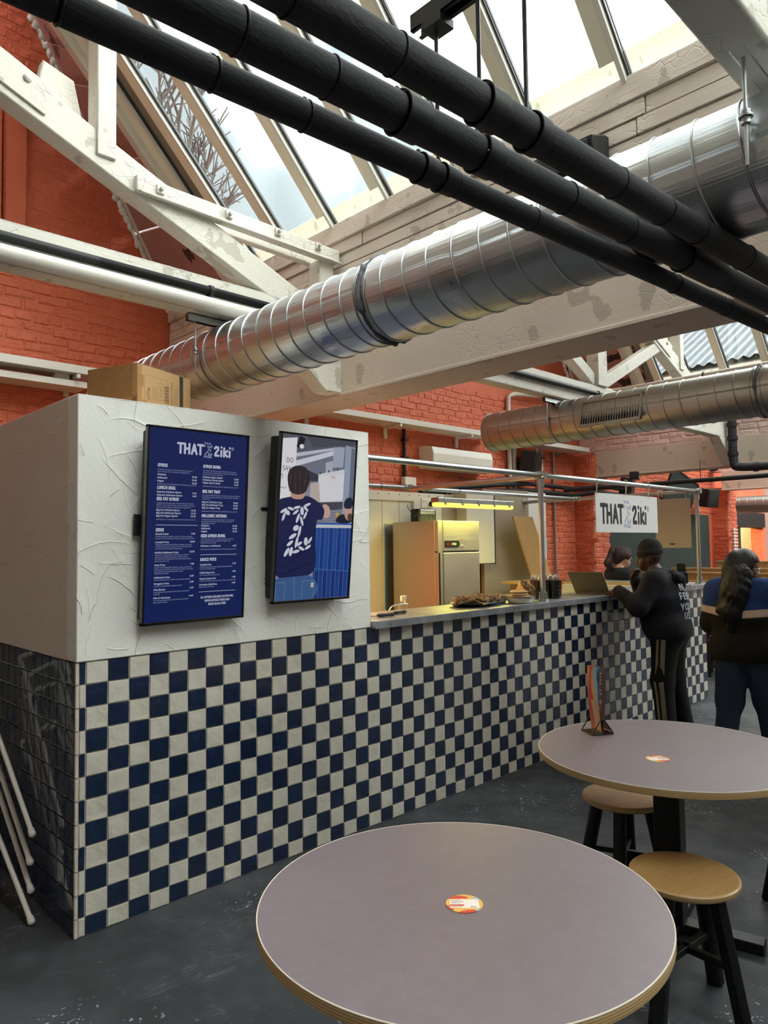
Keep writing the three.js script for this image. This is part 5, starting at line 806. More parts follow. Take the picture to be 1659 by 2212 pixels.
// ---------------------------------------------------------------- scaffold tube frame with its signs
{
  const f = thing('tube_frame_canopy', 'galvanised scaffold tube frame over the serving counter', 'frame', [0, 0, 0]), R = 0.0215, Y = 2.222, zf = -0.03, zr = -1.5, X2 = 6.64, X1 = 3.66;
  const rail = (n, a, b) => obj(n, cyl(a, b, R, 18), M.galv, f);
  rail('front_rail', [WX - 0.02, Y, zf], [X2, Y, zf]); rail('rear_rail', [1.7, Y, zr], [X2, Y, zr]); rail('cross_rail', [X1, Y - 0.01, zf], [X1, Y - 0.01, zr]); rail('cross_rail', [X2, Y, zf], [X2, Y, -2.27]); rail('cross_rail', [3.0, Y - 0.03, zr], [3.0, Y - 0.03, -2.33]);
  rail('post', [X1, WY, zf], [X1, Y, zf]); rail('post', [X2, WY, zf], [X2, Y, zf]);
  const sleeve = (a, b) => obj('joint_sleeve', cyl(a, b, 0.03, 18), M.galv, f);
  for (const [x, z] of [[X1, zf], [X2, zf], [X1, zr], [X2, zr], [3.0, zr]]) { sleeve([x - 0.05, Y, z], [x + 0.05, Y, z]); sleeve([x, Y, z - 0.05], [x, Y, z + 0.05]); }
  for (const x of [X1, X2]) { sleeve([x, Y - 0.09, zf], [x, Y + 0.02, zf]); obj('post_flange', [cyl([x, WY, zf], [x, WY + 0.012, zf], 0.045, 24), cyl([x, WY, zf], [x, WY + 0.075, zf], 0.031, 20)], M.galv, f); }
  obj('wall_flange', [cyl([X2, Y, -2.27], [X2, Y, -2.255], 0.045, 20), cyl([X2, Y, -2.27], [X2, Y, -2.2], 0.03, 18)], M.galv, f);
  for (const x of [2.3, 2.8, 3.3, 3.9, 4.4]) { const g = ringZ(0, 0, 0, R + 0.001, 0.003, 24, 5); g.rotateY(Math.PI / 2); g.translate(x, Y, zr); obj('cable_tie', g, M.black, f); }
  const s = thing('hanging_sign', 'white hanging sign with black lettering and a leaf wreath Z', 'sign', [4.505, 1.768, -0.03]);
  obj('board', bx(0, 1.19, 0, 0.352, -0.004, 0.0, 0.001), M.signWhite, s); const p = plate(signTex, 0.002, 1.188, 0.002, 0.35, 0.0006, { roughness: 0.4 }); obj('printed_face', p.g, p.m, s);
  for (const x of [0.02, 0.55, 1.0]) obj('tie_loop', tube([[x, 0.335, 0.003], [x - 0.02, 0.4, 0.02], [x - 0.01, 0.485, 0.022], [x + 0.02, 0.485, -0.02], [x + 0.03, 0.4, -0.012], [x + 0.01, 0.335, -0.008]], 0.003, 24, 5), M.white, s);
  const b = thing('blank_sign', 'beige blank hanging board turned edge on behind the white sign', 'sign', [6.64, 1.61, -0.5]); const g = bx(-0.004, 0, 0, 0.545, 0, 0.4, 0.001); obj('board', g, M.boardBack, b); obj('maker_mark', bx(-0.0055, -0.0045, 0.035, 0.05, 0.16, 0.22), M.plastic, b);
  for (const z of [0.05, 0.36]) obj('tie_loop', tube([[-0.003, 0.53, z], [-0.022, 0.57, z], [-0.018, 0.64, z], [0.022, 0.64, z + 0.02], [0.02, 0.57, z + 0.03]], 0.003, 18, 5), M.white, b);
}

// ---------------------------------------------------------------- background to the right
{
  struct(obj('wall_panel', bx(8.94, 13.3, 0.7, 2.2, -2.6, -2.56, 0.004), M.green));
  const T1 = thing('tilted_board', 'dark green framed board tilted forward high on the back wall', 'board', [11.6, 2.42, -2.42], 0); T1.rotation.set(0.3, 0, -0.22); obj('panel', bx(-0.6, 0.6, -0.35, 0.45, -0.02, 0, 0.003), M.green, T1); obj('frame', [bx(-0.62, 0.62, 0.45, 0.47, -0.03, 0.01), bx(-0.62, 0.62, -0.37, -0.35, -0.03, 0.01), bx(-0.62, -0.6, -0.37, 0.47, -0.03, 0.01), bx(0.6, 0.62, -0.37, 0.47, -0.03, 0.01)], M.plastic, T1);
  const lamp = (x, y, z, label) => { const t = thing('track_light', label, 'light fitting', [x, y, z], 0.4); obj('body', bx(-0.3, 0.3, -0.03, 0.03, -0.04, 0.04, 0.008), M.galv, t); obj('head', bx(-0.36, -0.24, -0.06, 0.04, -0.06, 0.06, 0.01), M.plastic, t); };
  lamp(8.3, 2.6, -1.55, 'grey strip fitting under the pink beam behind the white sign'); lamp(9.6, 2.75, -1.0, 'grey strip fitting below the pink beam farther right');
  const h = thing('hook_rack', 'white ladder shaped rack on the second brick pilaster', 'rack', [13.85, 1.35, -2.3]); obj('rail', bx(-0.02, 0.02, 0, 0.6, 0, 0.02), M.white, h); for (let i = 0; i < 9; i++) obj('rung', bx(-0.12, 0.12, 0.03 + i * 0.065, 0.05 + i * 0.065, 0.01, 0.04, 0.004), M.white, h);
  const room = structGroup('wall_recess'); obj('back', bx(14.4, 18, 0, 2.4, -5, -4.9), M.oliveWall, room); obj('side', bx(14.4, 14.5, 0, 2.4, -5, -2.86), M.oliveWall, room); obj('end', bx(18, 18.1, 0, 2.4, -5, -2.6), M.oliveWall, room); obj('ceiling', bx(14.4, 18, 2.4, 2.5, -5, -2.86), M.black, room); obj('dark_jamb', bx(14.75, 15.0, 0, 2.3, -2.9, -2.58, 0.004), M.plastic, room); obj('lintel', bx(14.75, 16.45, 1.98, 2.3, -2.9, -2.56, 0.004), M.black, room);
  const fr = thing('steel_cabinet', 'olive steel cabinet door with long handle in the far recess', 'cabinet', [15.2, 0, -3.2]); obj('body', bx(0, 0.55, 0, 2.0, -0.5, 0, 0.006), M.steel, fr); obj('handle', cyl([0.1, 1.1, 0.04], [0.1, 1.75, 0.04], 0.012, 8), M.black, fr);
  for (const [x, l] of [[16.05, 'left steel coffee urn in the far recess'], [16.3, 'right steel coffee urn in the far recess']]) { const u = thing('coffee_urn', l, 'urn', [x, 1.1, -3.3]); obj('body', lathe([[0, 0], [0.1, 0], [0.1, 0.22], [0.09, 0.24], [0, 0.25]], 24), M.steel, u); obj('lid', lathe([[0.1, 0.235], [0.1, 0.26], [0.03, 0.28], [0, 0.285]], 20), M.black, u); }
  const ct = thing('far_counter', 'dark counter carrying the urns in the far recess', 'counter', [15.75, 0, -3.6]); obj('top', bx(0, 0.8, 1.05, 1.1, 0, 0.6, 0.004), M.steel, ct); obj('body', bx(0.02, 0.78, 0, 1.05, 0.02, 0.58, 0.004), M.plastic, ct);
  const l = new THREE.PointLight('#ffe2a0', 9); l.position.set(15.9, 2.2, -3.9); l.shadow.radius = 4; const bulb = thing('added_recess_lamp', 'unseen warm lamp added to light the far recess', 'lamp', [15.9, 2.2, -3.9]); obj('bulb', sphere(0, 0, 0, 0.06), std({ color: '#000', emissive: '#ffe2a0', emissiveIntensity: 2 }), bulb); obj('cap', cyl([0, 0.05, 0], [0, 0.2, 0], 0.03, 12), M.black, bulb); l.castShadow = true; scene.add(l);  // bulb and point light are unseen, added to light the recess
  const booth = (x, z0, z1, h, label) => { const t = thing('booth_partition', label, 'partition', [x, 0, 0]); const n = Math.max(1, Math.round((z1 - z0) / 0.6)); for (let i = 0; i < n; i++) obj('panel', bx(0, 0.05, 0.05, h, z0 + (z1 - z0) * i / n, z0 + (z1 - z0) * (i + 1) / n - 0.006, 0.004), M.board, t); obj('capping', bx(-0.01, 0.06, h, h + 0.03, z0, z1, 0.004), M.ply, t); };
  booth(9.4, -2.5, -0.9, 1.08, 'nearest plywood booth partition behind the worker'); booth(10.2, -2.45, 0.6, 1.17, 'second plywood booth partition, behind the seated customer'); booth(11.3, -2.45, 0.6, 1.2, 'third plywood booth partition'); booth(12.9, -2.3, 0.8, 1.28, 'farthest plywood booth partition below the second pilaster');
  const chair = (x, z, turn, label, m) => { const t = thing('padded_chair', label, 'chair', [x, 0, z], turn, 'padded dining chairs'); obj('seat', bx(-0.22, 0.22, 0.42, 0.5, -0.22, 0.22, 0.025), m, t); obj('backrest', bx(-0.22, 0.22, 0.58, 0.9, -0.25, -0.19, 0.02), m, t); for (const [a, b] of [[-0.19, -0.2], [0.19, -0.2], [-0.19, 0.19], [0.19, 0.19]]) obj('leg', bx(a - 0.018, a + 0.018, 0, b < 0 ? 0.85 : 0.42, b - 0.018, b + 0.018, 0.003), M.legs, t); };
  chair(8.15, -0.35, 1.9, 'brown padded chair just beyond the counter end', M.leather); chair(9.3, -0.55, 1.7, 'pink padded chair behind the brown chair', M.leatherPink);
  const ft = thing('small_table', 'small pale table beyond the counter end', 'table', [8.9, 0, -0.75]); obj('top', bx(-0.5, 0.45, 0.83, 0.86, -0.35, 0.35, 0.004), M.laminate, ft); obj('edge', bx(-0.503, 0.453, 0.832, 0.856, -0.353, 0.353, 0.002), M.board, ft); obj('post', bx(-0.03, 0.03, 0.02, 0.83, -0.03, 0.03), M.legs, ft); obj('foot', bx(-0.3, 0.3, 0, 0.03, -0.2, 0.2, 0.004), M.legs, ft);
  flyerStand(8.75, 0.86, -0.72, 0.2, 'small flyer stand on the pale table beyond the counter', 0.8);
}

// ---------------------------------------------------------------- people: one smooth surface meshed from tapered limbs
// bones: [ax,ay,az, bx,by,bz, ra, rb, (sx, sz)]; sx, sz flatten across x / z. grow is added to every radius.
function flesh(bones, grow, res, k, clip) {
  const lo = V(1e9, 1e9, 1e9), hi = V(-1e9, -1e9, -1e9);
  const B = bones.map((b) => { const [ax, ay, az, x, y, z, ra, rb, sx = 1, sz = 1] = b, r = Math.max(ra, rb) + grow + k * 0.4; for (const [p, q, w] of [[ax, ay, az], [x, y, z]]) { lo.min(V(p - r / sx, q - r, w - r / sz)); hi.max(V(p + r / sx, q + r, w + r / sz)); } const d = [x - ax, y - ay, z - az]; return { a: [ax, ay, az], d, l: (d[0] * sx) ** 2 + d[1] ** 2 + (d[2] * sz) ** 2 || 1e-9, ra: ra + grow, rb: rb + grow, sx, sz }; });
  const c = lo.clone().add(hi).multiplyScalar(0.5), h = hi.clone().sub(lo).multiplyScalar(0.5 * 1.06), mc = new MarchingCubes(res, undefined, false, false, 220000); mc.isolation = 0;
  const half = res / 2; let o = 0;
  for (let iz = 0; iz < res; iz++) { const z = c.z + h.z * (iz - half) / half; for (let iy = 0; iy < res; iy++) { const y = c.y + h.y * (iy - half) / half; for (let ix = 0; ix < res; ix++, o++) {
    const x = c.x + h.x * (ix - half) / half; let s = 1e3;
    for (const b of B) { const px = (x - b.a[0]) * b.sx, py = y - b.a[1], pz = (z - b.a[2]) * b.sz, dx = b.d[0] * b.sx, dy = b.d[1], dz = b.d[2] * b.sz; const t = clamp((px * dx + py * dy + pz * dz) / b.l); const ex = px - dx * t, ey = py - dy * t, ez = pz - dz * t, e = Math.sqrt(ex * ex + ey * ey + ez * ez) - (b.ra + (b.rb - b.ra) * t); const m = clamp(0.5 + 0.5 * (s - e) / k); s = s + (e - s) * m - k * m * (1 - m); }
    if (clip) s = Math.max(s, clip(x, y, z));
    mc.field[o] = -s;
  } } }
  mc.update(); const n = mc.count, pos = new Float32Array(n * 3), nor = new Float32Array(n * 3);
  for (let i = 0; i < n; i++) { for (let j = 0; j < 3; j++) pos[i * 3 + j] = c.getComponent(j) + h.getComponent(j) * mc.positionArray[i * 3 + j]; const v = V(mc.normalArray[i * 3] / h.x, mc.normalArray[i * 3 + 1] / h.y, mc.normalArray[i * 3 + 2] / h.z).normalize(); v.toArray(nor, i * 3); }
  const g = new THREE.BufferGeometry(); g.setAttribute('position', new THREE.BufferAttribute(pos, 3)); g.setAttribute('normal', new THREE.BufferAttribute(nor, 3)); return boxUV(g);
}
// head bones at the origin (chin-to-crown about 0.23), face towards +z
function headBones(w = 1) {
  return [[0, 0.13, -0.018, 0, 0.145, 0.01, 0.088, 0.084, 1.14 / w], [0, 0.085, 0.02, 0, 0.05, 0.045, 0.07, 0.05, 1.12 / w], [0, 0.02, 0.058, 0, 0.018, 0.062, 0.026, 0.024, 0.8], [0, 0.098, 0.092, 0, 0.068, 0.112, 0.009, 0.013], [-0.012, 0.064, 0.1, 0.012, 0.064, 0.1, 0.009, 0.009], [-0.018, 0.04, 0.083, 0.018, 0.04, 0.083, 0.012, 0.012],
    [-0.036, 0.128, 0.076, 0.036, 0.128, 0.076, 0.013, 0.013], [0.04, 0.075, 0.06, 0.042, 0.07, 0.058, 0.024, 0.022], [-0.04, 0.075, 0.06, -0.042, 0.07, 0.058, 0.024, 0.022],
    [0.076, 0.115, -0.012, 0.079, 0.075, -0.006, 0.013, 0.009, 1.6], [-0.076, 0.115, -0.012, -0.079, 0.075, -0.006, 0.013, 0.009, 1.6]];
}
function place(bones, p, yaw, pitch, roll = 0) { const q = new THREE.Matrix4().makeRotationFromEuler(new THREE.Euler(pitch, yaw, roll, 'YXZ')).setPosition(...p), T = (x, y, z) => V(x, y, z).applyMatrix4(q).toArray(); return bones.map((b) => [...T(b[0], b[1], b[2]), ...T(b[3], b[4], b[5]), b[6], b[7]]); }
const headMat = (p, yaw, pitch, roll = 0) => new THREE.Matrix4().makeRotationFromEuler(new THREE.Euler(pitch, yaw, roll, 'YXZ')).setPosition(...p);
// a hand: wrist, direction of the forearm, palm normal, curl
function handBones(w, dir, nrm, curl, side) {
  const d = V(...dir).normalize(), n = V(...nrm); n.addScaledVector(d, -n.dot(d)).normalize(); const s = d.clone().cross(n).multiplyScalar(side), W = V(...w), o = [];
  const P = (a, b, c) => W.clone().addScaledVector(d, a).addScaledVector(s, b).addScaledVector(n, c);
  const seg = (a, b, ra, rb) => o.push([...a.toArray(), ...b.toArray(), ra, rb]);
  for (const b of [-0.026, -0.009, 0.009, 0.026]) seg(P(0.005, b * 0.7, 0), P(0.078, b, 0), 0.0145, 0.0125);
  [[-0.028, 0.062], [-0.0095, 0.076], [0.0095, 0.082], [0.028, 0.07]].forEach(([b, L]) => { let p = P(0.08, b, 0), a = curl * 0.35; for (const [f, r] of [[0.45, 0.0098], [0.3, 0.009], [0.25, 0.008]]) { const q = p.clone().addScaledVector(d, Math.cos(a) * L * f).addScaledVector(n, Math.sin(a) * L * f); seg(p, q, r, r * 0.93); p = q; a += curl; } });
  const t0 = P(0.02, 0.03, 0.004), t1 = P(0.05, 0.052, 0.018), t2 = P(0.076, 0.05, 0.034), t3 = P(0.094, 0.038, 0.042); seg(t0, t1, 0.015, 0.0115); seg(t1, t2, 0.0112, 0.01); seg(t2, t3, 0.0098, 0.008); return o;
}
function face(person, m, skin, opts = {}) { // eyes, brows, lips as children
  const at = (g) => g.applyMatrix4(m); if (opts.eyes !== false) for (const s of [-1, 1]) { obj('eye', at(sphere(s * 0.031, 0.108, 0.086, 0.0115, 0.007, 0.006, 10)), M.eye, person); obj('eyebrow', at(tube([[s * 0.015, 0.127, 0.094], [s * 0.033, 0.131, 0.09], [s * 0.05, 0.124, 0.076]], 0.0035, 8, 5)), opts.brow || M.eye, person); }
  obj('lips', at(merge([sphere(0, 0.0455, 0.093, 0.02, 0.005, 0.006, 10), sphere(0, 0.037, 0.092, 0.018, 0.0055, 0.006, 10)])), opts.lips || M.lipRed, person);
}
function torsoBones(s, lean) { // shared upper body, s: bulk
  return [[-0.085, 0.93, -0.01, 0.085, 0.93, -0.01, 0.12 * s, 0.12 * s, 1, 1.05], [0, 1.0, 0.015, 0, 1.14, 0.02 + lean * 0.4, 0.135 * s, 0.14 * s, 0.84, 1.05], [0, 1.2, 0.01 + lean * 0.6, 0, 1.3, lean * 0.9, 0.14 * s, 0.115 * s, 0.8, 1.1], [-0.15, 1.345, -0.01 + lean, 0.15, 1.345, -0.01 + lean, 0.066 * s, 0.066 * s]];
}
function legBones(s, spread, fwd = [0, 0]) {
  const o = []; [1, -1].forEach((q, i) => { const x = q * (0.085 + spread[i] * 0.5), f = fwd[i]; o.push([q * 0.085, 0.92, -0.01, x, 0.5, 0.02 + f * 0.5, 0.098 * s, 0.066 * s], [x, 0.5, 0.02 + f * 0.5, q * 0.09 + q * spread[i], 0.09, -0.02 + f, 0.066 * s, 0.043]); }); return o;
}
const footBones = (spread, fwd = [0, 0]) => [1, -1].flatMap((q, i) => { const x = q * (0.09 + spread[i]), f = fwd[i]; return [[x, 0.09, -0.02 + f, x, 0.045, -0.05 + f, 0.042, 0.04], [x, 0.045, -0.05 + f, x + q * 0.015, 0.034, 0.15 + f, 0.042, 0.034]]; });
function shoes(person, spread, fwd, m) { for (const i of [0, 1]) obj('shoe', flesh(footBones(spread, fwd).slice(i * 2, i * 2 + 2), 0.006, 44, 0.03, (x, y) => Math.max(0.001 - y, y - 0.11)), m, person); }
const stripGeo = (pts, w, dir, off) => { // a ribbon lying on a limb: pts on the surface, width w along dir
  const pos = [], idx = [], d = V(...dir); pts.forEach((p, i) => { const c = V(...p); for (const s of [-0.5, 0.5]) pos.push(...c.clone().addScaledVector(d, w * s).toArray()); if (i) { const k = i * 2; idx.push(k - 2, k, k - 1, k - 1, k, k + 1); } });
  const g = new THREE.BufferGeometry(); g.setAttribute('position', new THREE.Float32BufferAttribute(pos, 3)); g.setIndex(idx); g.computeVertexNormals(); return boxUV(g);
};

// the man in the hoodie, leaning at the counter: faces the counter, left forearm on it, right hand at his mouth
{
  const HP = [0.0, 1.435, 0.12], hy = 0.12, hp = 0.1, L = { sh: [0.185, 1.345, 0.06], el: [0.3, 1.13, 0.16], wr: [0.2, 1.255, 0.345] }, Rr = { sh: [-0.185, 1.345, 0.06], el: [-0.24, 1.1, 0.24], wr: [-0.06, 1.33, 0.27] };
  const arms = [[...L.sh, ...L.el, 0.068, 0.052], [...L.el, ...L.wr, 0.05, 0.034], [...Rr.sh, ...Rr.el, 0.068, 0.052], [...Rr.el, ...Rr.wr, 0.05, 0.034]];
  const hands = [...handBones(L.wr, [-0.2, -0.05, 0.6], [-0.3, -1, 0], 0.75, 1), ...handBones(Rr.wr, [0.25, 0.75, 0.0], [0.6, 0, -0.6], 1.2, -1)];
  const neck = [[0, 1.35, 0.06, 0, 1.47, 0.11, 0.066, 0.06]], head = place(headBones(1.04), HP, hy, hp), spread = [0.04, 0.05], fwd = [0.02, -0.06];
  const fat = (b) => b.map((q, i) => (i < 3 ? [...q.slice(0, 9), (q[9] ?? 1) * 0.84] : q));
  const body = [...fat(torsoBones(1.12, 0.06)), ...legBones(1.02, spread, fwd), ...footBones(spread, fwd), ...arms, ...neck];
  const p = thing('person', 'man in dark hoodie, beanie and striped track pants leaning at the counter with a laptop', 'person', [4.86, 0, 0.42], Math.atan2(-0.2, -0.98));
  obj('body', merge([flesh(body, 0, 96, 0.05), flesh([...head, [0, 1.38, 0.08, 0, 1.48, 0.115, 0.062, 0.06]], 0, 76, 0.022), flesh(hands.slice(0, hands.length / 2).concat([[...L.el, ...L.wr, 0.045, 0.03]]), 0, 84, 0.009, (x, y, z) => -(z - 0.26)), flesh(hands.slice(hands.length / 2).concat([[...Rr.el, ...Rr.wr, 0.045, 0.03]]), 0, 84, 0.009, (x, y, z) => -(y - 1.24))]), M.skinDark, p);
  face(p, headMat(HP, hy, hp), M.skinDark);
  obj('hoodie', flesh([...fat(torsoBones(1.2, 0.06)), ...arms.map((b, i) => [...b.slice(0, 6), b[6] + 0.012, b[7] + (i % 2 ? 0.006 : 0.012)]), [0, 0.98, 0.06, 0, 1.1, 0.07, 0.13, 0.13, 0.9]], 0.012, 100, 0.05, (x, y, z) => Math.max(0.84 - y, Math.hypot(x, z - 0.1) < 0.06 ? y - 1.4 : -1)), M.hoodie, p);
  obj('hood', flesh([[-0.085, 1.405, 0.05, 0.085, 1.405, 0.05, 0.034, 0.034], [-0.075, 1.415, 0.04, 0, 1.39, -0.06, 0.036, 0.04], [0.075, 1.415, 0.04, 0, 1.39, -0.06, 0.036, 0.04], [-0.05, 1.37, -0.1, 0.05, 1.37, -0.1, 0.04, 0.04], [0, 1.36, -0.12, 0, 1.29, -0.13, 0.042, 0.03], [0.08, 1.41, 0.07, 0.05, 1.37, 0.15, 0.03, 0.022], [-0.08, 1.41, 0.07, -0.05, 1.37, 0.15, 0.03, 0.022]], 0, 64, 0.03), M.hoodie, p);
  obj('trousers', flesh([...legBones(1.16, spread, fwd).map((b, i) => (i % 2 ? [...b.slice(0, 7), 0.066] : b)), [-0.08, 0.9, -0.015, 0.08, 0.9, -0.015, 0.125, 0.125, 1, 1]], 0.014, 84, 0.05, (x, y) => Math.max(0.045 - y, y - 0.95)), M.pants, p);
  const hm = headMat(HP, hy, hp), bn = (g) => g.applyMatrix4(hm); obj('beanie', bn(flesh([[0, 0.15, -0.02, 0, 0.165, 0.0, 0.095, 0.09, 1.1], [0, 0.21, -0.03, 0, 0.215, -0.015, 0.06, 0.056]], 0.006, 56, 0.05, (x, y, z) => 0.138 - y - z * 0.12)), M.beanie, p);
  { const g = new THREE.TorusGeometry(0.0975, 0.014, 10, 48); g.scale(0.93, 1, 2.2); g.rotateX(Math.PI / 2 + 0.1); g.scale(1, 1, 1.02); g.translate(0, 0.15, -0.008); obj('beanie_cuff', bn(g), M.beanie, p); }
  const seam = (off, w) => { const pts = []; for (let i = 0; i <= 36; i++) { const t = i / 36, y = 0.86 - t * 0.78, kx = y > 0.5 ? lerp(0.105, 0.085, (0.92 - y) / 0.42) : lerp(0.105, 0.13, (0.5 - y) / 0.41), r = y > 0.5 ? lerp(0.128, 0.091, (0.92 - y) / 0.42) : lerp(0.091, 0.08, (0.5 - y) / 0.41), zc = y > 0.5 ? lerp(-0.01, 0.03, (0.92 - y) / 0.42) : lerp(0.03, 0, (0.5 - y) / 0.41); const rk = r + 0.013 * Math.exp(-(((y - 0.5) / 0.07) ** 2)); const a = off / r; pts.push([kx + Math.cos(a) * (rk + 0.008), y, zc + Math.sin(a) * (rk + 0.008)]); } return stripGeo(pts, w, [0, 0, 1]); };
  const sm = M.stripe.clone(); sm.side = THREE.DoubleSide; obj('side_stripe', seam(-0.012, 0.038), sm, p); obj('side_stripe', seam(0.032, 0.02), sm, p);
  obj('wrist_watch', (() => { const a = V(...L.el).lerp(V(...L.wr), 0.86), b = V(...L.el).lerp(V(...L.wr), 0.98); return cyl(a.toArray(), b.toArray(), 0.043, 20); })(), M.black, p);
  const bt = canvasTex(300, 340, (g) => { g.strokeStyle = g.fillStyle = '#d9dbe0'; g.lineCap = 'round'; g.font = 'bold 84px sans-serif'; g.textAlign = 'center'; ['NUTS', 'FEELIN', "YOU'RE", "USIN'"].forEach((s, i) => { g.save(); g.translate(150, 70 + i * 84); g.rotate(i % 2 ? 0.05 : -0.04); g.fillText(s, 0, 0, 290); g.restore(); }); });
  { const g = new THREE.PlaneGeometry(0.3, 0.33, 12, 8), q = g.attributes.position; for (let i = 0; i < q.count; i++) { const x = q.getX(i), y = q.getY(i); q.setXYZ(i, -x, y + 1.17, -0.186 - (y > 0 ? -y * 0.3 : y * 0.0) + x * x * 1.9); } g.computeVertexNormals(); const pm = std({ color: '#d9dbe0', alphaMap: null, map: bt, transparent: true, roughness: 0.9 }); obj('back_print', g, pm, p); }
  shoes(p, spread, fwd, M.black);
}
// the woman walking past with her back to the camera, head turned right, hand at her mouth
{
  const HP = [0.0, 1.36, 0.0], hy = -0.95, hp = 0.08, spread = [0.05, 0.06], fwd = [-0.12, 0.16], R = { sh: [-0.18, 1.29, -0.01], el: [-0.31, 1.07, 0.09], wr: [-0.18, 1.285, 0.1] }, L = { sh: [0.18, 1.29, -0.01], el: [0.25, 1.04, 0.08], wr: [0.14, 1.02, 0.26] };
  const tb = torsoBones(1.1, 0.0).map((b) => [b[0], b[1] - 0.055, b[2], b[3], b[4] - 0.055, b[5], ...b.slice(6)]);
  const arms = [[...L.sh, ...L.el, 0.062, 0.05], [...L.el, ...L.wr, 0.048, 0.033], [...R.sh, ...R.el, 0.062, 0.05], [...R.el, ...R.wr, 0.048, 0.033]];
  const hr = handBones(R.wr, [0.3, 0.9, -0.1], [0.7, 0, -0.3], 1.1, -1), hl = handBones(L.wr, [-0.4, 0.1, 0.6], [0, -1, 0], 0.5, 1), legs = legBones(1.0, spread, fwd).map((b) => [b[0], b[1] * 0.96, b[2], b[3], b[4] * 0.96, b[5], b[6], b[7]]);
  const p = thing('person', 'woman with long dark hair, glasses and a blue and black jacket walking past', 'person', [4.5, 0, 1.18], Math.atan2(0.98, -0.1));
  obj('body', merge([flesh([...tb, ...legs, ...footBones(spread, fwd), ...arms, [0, 1.28, 0, 0, 1.4, 0.0, 0.056, 0.052]], 0, 92, 0.05), flesh([...place(headBones(0.97), HP, hy, hp), [0, 1.31, 0, 0, 1.4, 0.0, 0.052, 0.05]], 0, 70, 0.022), flesh(hr, 0, 70, 0.009), flesh(hl, 0, 60, 0.009)]), M.skinTan, p);
  const hm = headMat(HP, hy, hp); face(p, hm, M.skinTan);
  obj('hair', merge([flesh([[0, 0.145, -0.03, 0, 0.16, 0.0, 0.1, 0.096, 1.1], [0.05, 0.15, 0.03, 0.065, 0.08, -0.02, 0.045, 0.05], [-0.05, 0.155, 0.04, -0.068, 0.1, -0.03, 0.04, 0.045], [0, 0.08, -0.06, 0.0, -0.02, -0.07, 0.09, 0.08]], 0.004, 60, 0.04, (x, y, z) => Math.min(z - 0.03 - (y - 0.1) * 0.25, 0.158 - y)).applyMatrix4(hm), lumpy(flesh([[0.0, 1.42, -0.09, 0.03, 1.3, -0.13, 0.09, 0.085], [0.03, 1.3, -0.13, 0.07, 1.15, -0.16, 0.085, 0.06], [0.07, 1.15, -0.16, 0.06, 1.03, -0.165, 0.055, 0.03], [0.08, 1.32, -0.1, 0.13, 1.16, -0.13, 0.05, 0.035], [-0.03, 1.33, -0.11, 0.0, 1.12, -0.16, 0.05, 0.03]], 0, 64, 0.04), 0.012, 26, 4)]), M.hairBlack, p);
  { const g = []; for (const s of [-1, 1]) { const r = new THREE.TorusGeometry(0.021, 0.0016, 6, 28); r.scale(1.15, 0.9, 1); r.translate(s * 0.033, 0.106, 0.106); g.push(r); g.push(tube([[s * 0.057, 0.11, 0.102], [s * 0.08, 0.11, 0.05], [s * 0.083, 0.11, -0.01]], 0.0016, 10, 5)); } g.push(tube([[-0.01, 0.108, 0.11], [0, 0.112, 0.113], [0.01, 0.108, 0.11]], 0.0016, 6, 5)); obj('glasses', merge(g).applyMatrix4(hm), M.galv, p); }
  const jb = [...tb.map((b) => [...b.slice(0, 6), b[6] * 1.1, b[7] * 1.1, ...b.slice(8)]), ...arms.map((b) => [...b.slice(0, 6), b[6] + 0.022, b[7] + 0.014]), [-0.07, 0.86, -0.01, 0.07, 0.86, -0.01, 0.14, 0.14, 1, 1]];
  const neckHole = (x, y, z) => (Math.hypot(x, z) < 0.06 ? y - 1.34 : -1);
  obj('jacket_yoke', flesh(jb, 0.016, 96, 0.05, (x, y, z) => Math.max(1.155 - y + Math.abs(x) * 0.1, neckHole(x, y, z))), M.jacketBlue, p, 'blue upper part of the jacket'); obj('jacket_band', flesh(jb, 0.018, 96, 0.05, (x, y) => Math.max(1.1 - y + Math.abs(x) * 0.1, y - 1.16 - Math.abs(x) * 0.1)), M.jacketCream, p, 'cream band across the jacket'); obj('jacket_body', flesh(jb, 0.016, 96, 0.05, (x, y) => Math.max(0.78 - y, y - 1.105 - Math.abs(x) * 0.1)), M.jacketBlack, p, 'black lower part of the jacket');
  obj('collar', flesh([[-0.07, 1.35, 0.03, -0.05, 1.36, -0.06, 0.026, 0.026], [0.07, 1.35, 0.03, 0.05, 1.36, -0.06, 0.026, 0.026], [-0.05, 1.36, -0.06, 0.05, 1.36, -0.06, 0.026, 0.026]], 0, 44, 0.02), M.jacketBlue, p);
  obj('jeans', flesh([...legs.map((b) => [...b.slice(0, 6), b[6] * 1.1, b[7] * 1.22 + 0.008]), [-0.07, 0.85, -0.015, 0.07, 0.85, -0.015, 0.12, 0.12, 1, 1]], 0.014, 88, 0.04, (x, y) => Math.max(0.04 - y, y - 0.93)), M.denim, p);
  shoes(p, spread, fwd, M.black);
}
